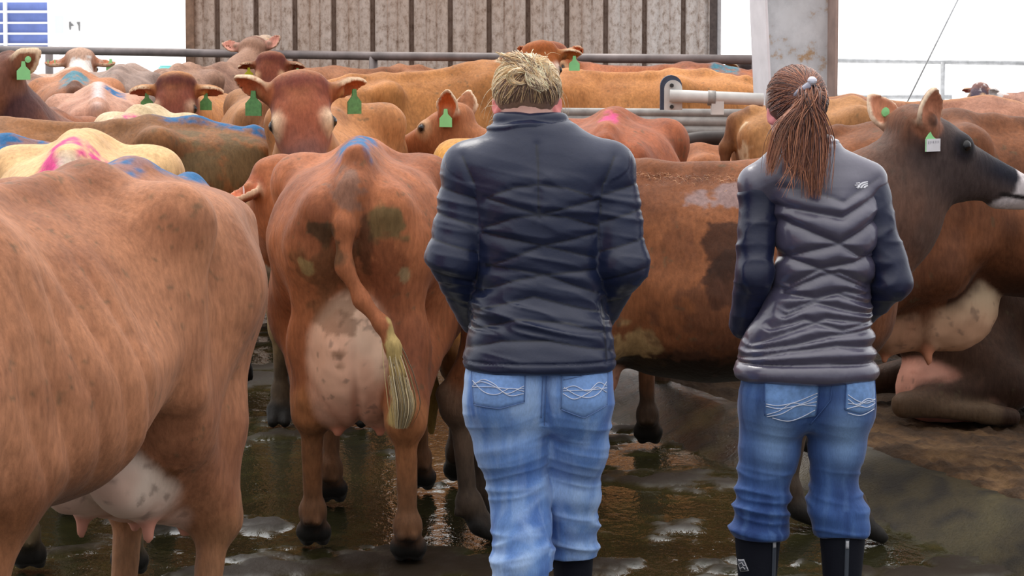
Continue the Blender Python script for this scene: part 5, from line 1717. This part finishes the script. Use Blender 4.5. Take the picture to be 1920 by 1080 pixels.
# ------------------------------------------------------------------ the herd (photo: nearest first)
RB = lambda **k: dict(k)
H1, H2, H3 = .0095, .012, .016
def c_(r, g, b): return lin(r, g, b)

def big_udder(x, z, rx, ry, rz, tz, lobe=True):
    pr = [ell((x, 0, z), (rx, ry, rz), .06, 'ud')]
    for s in (1, -1):
        pr += [ell((x + .04, s * ry * .48, z - rz * .50), (rx * .72, ry * .58, rz * .55), .05, 'ud'), ell((x + .20, s * ry * .45, z - rz * .35), (rx * .8, ry * .55, rz * .5), .07, 'ud'),
               cap((x - .01, s * ry * .42, tz + .08), (x - .01, s * ry * .44, tz), .022, .014, .03, 'teat'), cap((x + .20, s * ry * .55, tz + .10), (x + .20, s * ry * .58, tz + .02), .020, .013, .03, 'teat')]
    return pr

# A: in front on the left
cow('big reddish-tan cow with blue chalk on its rump, cut off by the photo edge', (-.5, 0, 1.262), (268, 322), 7.3, 248, h=H1, seed=3, tail=[(-.72, 0, 1.215, .04), (-.775, -.02, 1.15, .034), (-.79, -.06, 1.0, .026), (-.78, -.09, .85, .02)], switch=False, ribs=1.0, fat=1.02,
    chalk=[(-.80, -.34, -.07, .055, BLUE)], head=dict(poll=(1.1, .1, 1.25), pitch=-40), legs=dict(hl=.20, hr=.02, fl=.05, fr=-.1),
    udder=big_udder(-.55, .66, .21, .15, .20, .42), lift=.04, tuck=.12, slim=1.0,
    col=dict(main=c_(182, 128, 98), dark=c_(136, 88, 66), leg=c_(166, 114, 84), ud=c_(226, 205, 188), belly=c_(120, 78, 54), mudleg=c_(140, 104, 78)))
# B: rear view
cow('reddish cow seen from behind with a full pink udder and swinging tail', (-.70, 0, 1.31), (668, 266), 9.25, 90, h=.0088, seed=5, drop=.14, th=.07,
    chalk=[(-.70, -.50, -.03, .06, BLUE), (-.52, -.36, -.05, .015, BLUE)], legs=dict(hl=.17, hr=-.10, fl=-.1, fr=.15),
    head=dict(poll=(.96, .36, 1.13), yaw=15, pitch=-45, ear={1: (-.75, -.35, .7), -1: (-.1, -.3)}, earn={1: (-.8, .2, .6), -1: (.9, -.2)}), tags=[(1, 'buttonw', .0)],
    udder=big_udder(-.60, .655, .185, .148, .225, .40),
    tail=[(-.70, 0, 1.20, .045), (-.78, .012, 1.17, .036), (-.825, .03, 1.06, .029), (-.83, .032, .94, .025), (-.84, -.02, .84, .023), (-.855, -.085, .765, .022), (-.865, -.115, .70, .022), (-.87, -.13, .62, .020), (-.87, -.145, .52, .010)], switch=False,
    patch=[((-.80, .10, 1.05), (.10, .06, .07), c_(74, 58, 42), .85), ((-.80, -.10, 1.07), (.10, .07, .05), c_(120, 104, 72), .85), ((-.78, -.03, 1.02), (.08, .02, .09), c_(70, 50, 38), .7), ((-.76, .09, .86), (.08, .09, .20), c_(118, 84, 60), .6), ((-.76, -.10, .84), (.08, .05, .2), c_(124, 74, 54), .5), ((-.80, -.15, .90), (.1, .018, .028), c_(170, 156, 120), .6), ((-.78, .02, 1.14), (.08, .05, .09), c_(120, 100, 90), .6),  # strip beside the tail and inner-thigh patches are shading painted into the coat
           ((-.70, .03, .95), (.06, .03, .03), c_(40, 30, 24), .9), ((-.78, .15, .93), (.06, .022, .03), c_(190, 170, 120), .5), ((-.87, -.13, .56), (.09, .045, .19), c_(196, 172, 118), .95)],
    col=dict(main=c_(178, 114, 82), dark=c_(128, 78, 58), leg=c_(170, 114, 78), mudleg=c_(112, 80, 58), ud=c_(242, 206, 180), switch=c_(190, 166, 110)))
def tail_hair(root, sc, path, cols, n=320, r=.0020, seed=3, spread=.011):
    rr = random.Random(seed); P = [np.array(p) * sc for p in path]; st = []
    for i in range(n):
        o = np.array([rr.gauss(0, spread), rr.gauss(0, spread), 0]); k0 = rr.random() * .45
        pts = []
        for k in range(8):
            t = k0 + (1 - k0) * k / 7 * rr.uniform(.96, 1.0); q = t * (len(P) - 1); j = min(int(q), len(P) - 2); w = q - j
            pts.append(P[j] * (1 - w) + P[j+1] * w + o * (.25 + 1.1 * math.sin(PI * min(1, .1 + t * .75))))
        st.append((pts, rr.randrange(len(cols))))
    o_ = strand_mesh('tail_switch', root, cols, st, r, taper=True)
    return o_
_b = COWS[-1]
tail_hair(_b[0], _b[3], [(-.865, -.105, .73), (-.875, -.13, .64), (-.88, -.15, .54), (-.875, -.15, .50), (-.865, -.14, .45)], [c_(206, 182, 128), c_(176, 150, 100), c_(226, 208, 168), c_(120, 98, 66)])
# E: dark-headed cow across the middle
e_ = cow('dark-headed cow standing side-on behind both people, white-ringed black muzzle', (0, 0, 1.262), (1272, 309), 9.8, 0, h=.0085, seed=7, chest=.12,
    head=dict(poll=(.78, -.02, 1.405), yaw=18, pitch=-23, roll=0, ear={1: (.55, -.9, .45), -1: (.95, -.42, .40)}, earn={1: (.1, .2, -1), -1: (.35, .1, 1)}), tags=[(-1, 'two', -.05), (1, 'button', .0)], tag_back=False,
    legs=dict(hl=.0, hr=-.05, fl=-.05, fr=.14),
    patch=[((.14, -.34, 1.02), (.075, .2, .085), c_(64, 38, 26), .9), ((.16, -.34, .90), (.07, .2, .08), c_(56, 34, 24), .9), ((.18, -.2, 1.17), (.10, .12, .04), c_(150, 132, 132), .7),
           ((-.16, -.30, .66), (.11, .16, .11), c_(176, 144, 104), .9), ((.20, -.2, .56), (.62, .34, .10), c_(40, 26, 18), .95), ((.3, -.33, .74), (.5, .2, .12), c_(92, 60, 46), .6)],  # dark patches along the lower body paint shading over the blackish belly
    col=dict(main=c_(138, 88, 60), dark=c_(98, 60, 44), belly=c_(50, 32, 24), neck=c_(90, 74, 68), cheek=0, face=c_(78, 66, 64), poll=c_(104, 76, 66), nosedark=c_(34, 34, 44), muz=c_(225, 215, 215), eye=c_(36, 34, 42),
             leg=c_(120, 100, 84), mudleg=c_(74, 62, 52), earin=c_(214, 150, 122), earrim=c_(240, 216, 190), nose=c_(26, 26, 32)))
_e = COWS[-1]
def ridge_hair(root, sc, x0, x1, zf, cols, n, L, seed, w=.05):
    rr = random.Random(seed); st = []
    for i in range(n):
        x = rr.uniform(x0, x1); y = rr.gauss(0, w); z = zf(x) - abs(y) * .35
        p = np.array([x, y, z]); v = np.array([rr.gauss(-.3, .35), rr.gauss(0, .4) + y * 4, 1.0]); v = v / np.linalg.norm(v) * L * rr.uniform(.5, 1.2) / 4
        pts = [p * sc]
        for k in range(4):
            p = p + v; v = v + np.array([-.001, 0, -.0016]); pts.append(p * sc)
        st.append((pts, rr.randrange(len(cols))))
    return strand_mesh('back_hair', root, cols, st, .0009, seed=seed)
ridge_hair(_e[0], _e[3], -.25, .62, lambda x: float(np.interp(x, TX, T_TOP)) + .004, [c_(170, 108, 70), c_(128, 80, 54), c_(206, 150, 104)], 4500, .022, 4)
# F: cream udder at the right edge
cow('brown cow at the photo edge showing a big cream udder', (0, 0, 1.262), (1905, 224), 10.95, 12, h=H2, seed=9,
    udder=[ell((-.43, 0, .66), (.22, .17, .24), .08, 'ud'), ell((-.30, -.07, .55), (.20, .12, .17), .07, 'ud'), ell((-.50, -.06, .52), (.16, .11, .14), .06, 'ud'), cap((-.40, -.11, .44), (-.385, -.12, .345), .026, .015, .04, 'teat'), cap((-.54, -.08, .42), (-.55, -.08, .35), .022, .014, .04, 'teat')],
    legs=dict(hl=-.15, hr=-.28), lift=.04,
    col=dict(main=c_(136, 88, 62), dark=c_(78, 50, 38), belly=c_(66, 42, 32), ud=c_(218, 194, 164)))
# G: lying on the bedding behind F
cow('cow lying on the bedding with a pink udder, under the standing one', (0, 0, 1.25), (1945, 560), 11.9, 8, h=H2, sc=1.0, seed=11, lying=True,
    udder=[ell((-.45, -.18, .60), (.19, .17, .16), .05, 'ud'), ell((-.30, -.24, .57), (.14, .13, .12), .05, 'ud')],
    col=dict(main=c_(84, 62, 50), dark=c_(60, 44, 36), ud=c_(236, 178, 158), leg=c_(120, 100, 80)))
# O: long muddy cow across the left
cow('long muddy brown cow facing out of the barn, blue chalk along its rump', (-.27, 0, 1.27), (292, 228), 13.35, 186, h=H2, seed=13, legs=dict(hl=.0, hr=.15),
    chalk=[(-.80, -.30, -.05, .05, BLUE)], tail=[(-.72, 0, 1.215, .04), (-.80, 0, 1.16, .036), (-.84, .02, 1.04, .03), (-.84, .03, .78, .026), (-.84, .03, .60, .022)],
    patch=[((-.55, .2, 1.06), (.26, .2, .2), c_(104, 88, 62), .8), ((-.60, .15, .75), (.2, .2, .25), c_(56, 42, 32), .8), ((-.85, 0, .9), (.08, .1, .4), c_(50, 34, 28), .9)],
    col=dict(main=c_(150, 104, 70), dark=c_(104, 74, 52), leg=c_(40, 32, 26), mudleg=c_(26, 22, 20)))
# P: cream with pink chalk
cow('cream cow with pink chalk around its tail head', (-.72, 0, 1.255), (128, 285), 8.95, 92, h=H2, seed=15, drop=.27, th=.03, head=dict(poll=(1.15, .1, .95), pitch=-60),
    chalk=[(-.82, -.62, -.10, -.045, PINK), (-.82, -.62, .03, .07, PINK), (-.66, -.60, -.02, .05, PINK)], legs=dict(hl=.05, hr=-.05),
    col=dict(main=c_(226, 188, 142), dark=c_(206, 162, 118), leg=c_(206, 184, 150), mudleg=c_(92, 78, 58), tail=c_(190, 176, 166)))
# Q
cow('brown cow with a blue chalk stripe sloping down its tail head', (-.55, 0, 1.255), (62, 268), 11.55, 200, h=H3, seed=17, chalk=[(-.80, -.25, -.10, .16, BLUE)], head=dict(poll=(1.1, 0, 1.1)),
    col=dict(main=c_(164, 110, 78), dark=c_(116, 76, 56)))
# AA: curious face
cow('curious cow looking over the rumps, green tag in each ear', (1.12, 0, 1.37), (560, 156), 11.7, 268, h=H1, seed=19, drop=.20,
    head=dict(poll=(1.12, 0, 1.36), yaw=14, pitch=-52, roll=-8, ear={1: (-.1, -.35), -1: (.45, -.5)}, earn=(.9, -.1)), tags=[(1, 'deep', .02), (-1, 'deep', -.01)],
    col=dict(main=c_(190, 134, 92), face=c_(160, 96, 74), poll=c_(120, 66, 56), nosedark=c_(112, 78, 72), eye=c_(236, 206, 176), leg=c_(186, 158, 116), mudleg=c_(70, 58, 46), dark=c_(130, 84, 58)))
# BB2
cow('brown rump with a hanging tail, half hidden by the curious face', (-.72, 0, 1.21), (503, 188), 15.3, 86, h=H3, seed=21, head=dict(poll=(1.1, 0, .95), pitch=-60), drop=.1, col=dict(main=c_(176, 128, 90), dark=c_(124, 86, 62), tail=c_(140, 96, 70)))
# X fuzzy cream
cow('shaggy pale cream back with a pink smudge, before the staring face', (-.5, 0, 1.26), (252, 211), 14.5, 78, h=H3, seed=23, head=dict(poll=(1.15, -.1, 1.0), pitch=-50), drop=.14,
    chalk=[(-.72, -.6, -.06, .04, PINK)], patch=[((.3, 0, 1.25), (.2, .2, .06), c_(110, 78, 56), .7)], col=dict(main=c_(226, 204, 172), dark=c_(176, 150, 110)))
# W staring
cow('staring cow with a red-brown forehead and two dark green ear tags', (.98, 0, 1.40), (330, 140), 16.2, 256, h=.0105, seed=25,
    head=dict(poll=(.98, 0, 1.36), yaw=12, pitch=-58, ear=(-.02, .10), earn=(.9, -.1)), tags=[(1, 'deep', -.02), (-1, 'deep', -.02)],
    col=dict(main=c_(204, 146, 96), face=c_(134, 78, 64), poll=c_(88, 44, 38), nosedark=c_(96, 66, 62), eye=c_(196, 160, 136), dark=c_(160, 106, 70), earin=c_(168, 96, 76)))
# U
cow('pinkish-tan rump with a dab of blue, second row along the rail', (-.30, 0, 1.27), (184, 170), 16.5, 98, h=H3, seed=27, chalk=[(-.40, -.22, -.13, -.03, BLUE)], head=dict(poll=(1.1, 0, 1.05)), col=dict(main=c_(206, 160, 138), dark=c_(168, 116, 96), spine=c_(226, 214, 214)))
# V
cow('brown cow turned away with a dark tail, grey-blue smear on its rump', (-.68, 0, 1.23), (140, 156), 18.2, 98, h=H3, seed=29, chalk=[(-.72, -.45, -.08, .08, TEAL)], head=dict(poll=(1.1, 0, 1.1)),
    col=dict(main=c_(190, 132, 98), dark=c_(140, 92, 70), tail=c_(104, 70, 56)))
# R
cow('dark-necked cow cut by the photo edge, big ear with a green button', (.45, 0, 1.27), (98, 222), 14.7, 279, h=H2, seed=31,
    head=dict(poll=(.72, -.20, 1.56), yaw=-86, pitch=-20, earS=1.3, ear={1: (.30, -1.0, .30), -1: (.25, -.85)}, earn=(.0, .0, -1)), tags=[(1, 'button', .03), (1, 'green', .0)], tag_back=True, chalk=[(-.05, .30, -.12, .12, PINK)],
    col=dict(main=c_(158, 104, 78), dark=c_(96, 62, 54), neck=c_(84, 56, 56), face=c_(150, 104, 84), earin=c_(206, 140, 120)))
# S
cow('cow facing away with white-lit neck and small green buttons in its ears', (1.12, 0, 1.40), (150, 94), 22.5, 96, h=H2, seed=33,
    head=dict(poll=(1.12, 0, 1.36), pitch=-35, ear=(-.12, -.1), earn=(-.7, .6)), tags=[(1, 'button', .05), (1, 'button', .0), (-1, 'green', .04)], patch=[((.75, 0, 1.25), (.35, .2, .12), c_(240, 232, 226), .9)],  # white neck patch paints in the bright light along the topline
    col=dict(main=c_(214, 180, 160), dark=c_(176, 130, 104), face=c_(166, 104, 76), poll=c_(140, 82, 60), earin=c_(200, 130, 100)))
# T
cow('grey-brown rump hump with a blue fleck below the long rail', (-.30, 0, 1.27), (226, 130), 20.3, 92, h=H3, seed=35, head=dict(poll=(1.1, 0, 1.0)), chalk=[(-.2, -.08, -.08, .08, BLUE)], col=dict(main=c_(170, 146, 134), dark=c_(120, 100, 92)))
# V0
cow('dull brown cow between the dark neck and the white-lit one', (-.50, 0, 1.26), (66, 146), 19.6, 175, h=H3, seed=37, col=dict(main=c_(178, 146, 128), dark=c_(120, 96, 90)))
# Y
cow('red-faced cow with a yellow ear tag, in front of the wall', (1.02, 0, 1.40), (508, 100), 21.0, 222, h=H2, seed=39,
    head=dict(poll=(1.02, 0, 1.36), yaw=46, pitch=-58, ear=(-.15, .1), earn=(.9, -.1)), tags=[(-1, 'yellow', -.01), (1, 'green', .02)],
    col=dict(main=c_(168, 116, 86), face=c_(136, 76, 58), poll=c_(108, 56, 46), nosedark=c_(86, 74, 78), earin=c_(170, 84, 60), dark=c_(130, 84, 62)))
# Z
cow('pale-cheeked cow lifting its head, pink ear upright against the wall', (1.1, 0, 1.42), (474, 84), 22.4, 74, h=H2, seed=41,
    head=dict(poll=(1.1, 0, 1.42), yaw=8, pitch=10, ear={1: (.3, -.3), -1: (.75, -.2)}, earn=(-.5, .5)), col=dict(main=c_(172, 136, 116), dark=c_(120, 88, 76), face=c_(206, 180, 160), poll=c_(110, 62, 50), earin=c_(240, 178, 160)))
# EE
cow('red-brown rump with a small pink dab on its spine, beyond the navy shoulder', (-.66, 0, 1.24), (1140, 236), 11.75, 84, h=H2, seed=43, drop=.12,
    head=dict(poll=(1.0, .05, .95), yaw=10, pitch=-60), chalk=[(-.60, -.52, -.03, .03, PINK)], col=dict(main=c_(164, 98, 70), dark=c_(124, 70, 52)))
# CC
cow('small orange-brown cow lifting its head, orange ear cup holding a thin green tag', (1.0, 0, 1.45), (858, 214), 13.5, 180, h=H2, seed=61,
    head=dict(poll=(1.0, 0, 1.45), yaw=-28, pitch=-22, ear={1: (.85, -.55, .30), -1: (.9, -.3, .5)}, earn={1: (-.2, 0, 1), -1: (.3, 0, 1)}, earS=1.15), tags=[(1, 'green', -.02)],
    col=dict(main=c_(176, 118, 84), dark=c_(126, 80, 60), face=c_(170, 112, 80), earin=c_(206, 110, 70), poll=c_(110, 70, 54)))
# DD
cow('yellow-tan rump just showing past the shoulder of the navy jacket', (-.66, 0, 1.235), (935, 278), 10.75, 84, h=H3, seed=45, head=dict(poll=(1.0, .0, .95), pitch=-60), drop=.1, chalk=[(-.8, -.5, -.08, .10, PINK)],
    col=dict(main=c_(212, 158, 92), dark=c_(178, 124, 74)))
# K
cow('tan cow along the rail turning its face round behind the blonde bun', (.45, 0, 1.345), (912, 121), 17.8, 22, h=.0115, seed=47, drop=-.10,
    head=dict(poll=(.75, -.15, 1.44), yaw=-104, pitch=-50, roll=-6, ear=(.05, .05), earn=(.9, -.1)), tags=[(1, 'green', .03), (-1, 'green', .03)],
    col=dict(main=c_(194, 136, 88), dark=c_(164, 110, 70), neck=c_(124, 74, 48), face=c_(168, 96, 54), poll=c_(160, 90, 52), eye=c_(226, 200, 184), earin=c_(236, 140, 92)))
# L
cow('golden tan cow behind the stacked pipes', (0, 0, 1.262), (1190, 138), 18.4, 181, h=H3, seed=49, ribs=.8, head=dict(poll=(1.05, 0, 1.1)), col=dict(main=c_(204, 144, 96), dark=c_(172, 114, 74)))
# M
cow('dark-backed cow with a turquoise smear on its rump by the column', (-.30, 0, 1.27), (1300, 124), 19.8, 181, h=H3, seed=51,
    head=dict(poll=(.67, -.05, 1.38), yaw=70, pitch=-40, ear=(.5, .0)), chalk=[(-.60, -.42, -.07, .12, TEAL)], col=dict(main=c_(190, 122, 88), dark=c_(130, 78, 60), spine=c_(120, 76, 64), earin=c_(240, 150, 110)))
# N
cow('dark cow peeking out beside the column, green tag in one ear', (1.1, 0, 1.40), (1396, 118), 21.6, 0, h=H2, seed=53,
    head=dict(poll=(1.1, 0, 1.36), yaw=-30, pitch=-50, ear={1: (.1, -.4), -1: (.1, -.7)}), tags=[(-1, 'green', .0)], col=dict(main=c_(70, 50, 44), dark=c_(44, 32, 30), face=c_(48, 36, 38), earin=c_(214, 160, 120)))
# I
cow('brown cow with a pale-edged rump and hanging tail, behind the ponytail', (-.70, 0, 1.225), (1418, 209), 13.0, 10, h=H2, seed=55, drop=.20, chalk=[(-.62, -.5, -.03, .05, TEAL)],
    patch=[((-.76, -.1, 1.0), (.04, .05, .2), c_(226, 200, 166), .8)], col=dict(main=c_(174, 126, 86), dark=c_(126, 86, 60), tail=c_(128, 88, 64)))
# H
cow('pinkish-brown cow with a long level back across the open doorway', (-.27, 0, 1.27), (1590, 189), 13.98, 0, h=H3, seed=57, head=dict(poll=(1.15, 0, 1.2)), col=dict(main=c_(182, 134, 112), dark=c_(148, 102, 84), spine=c_(196, 140, 96)))
# J
cow('far cow with a white-blazed dark head in the bright doorway', (1.0, 0, 1.42), (1838, 154), 26.0, 186, h=H2, seed=59,
    head=dict(poll=(1.0, 0, 1.36), yaw=50, pitch=-45, ear=(-.1, 0)), patch=[((.85, .1, 1.25), (.16, .3, .12), c_(236, 230, 228), .9)], col=dict(main=c_(206, 160, 140), dark=c_(150, 110, 100), face=c_(96, 84, 96), poll=c_(150, 112, 104), earin=c_(206, 120, 110)))
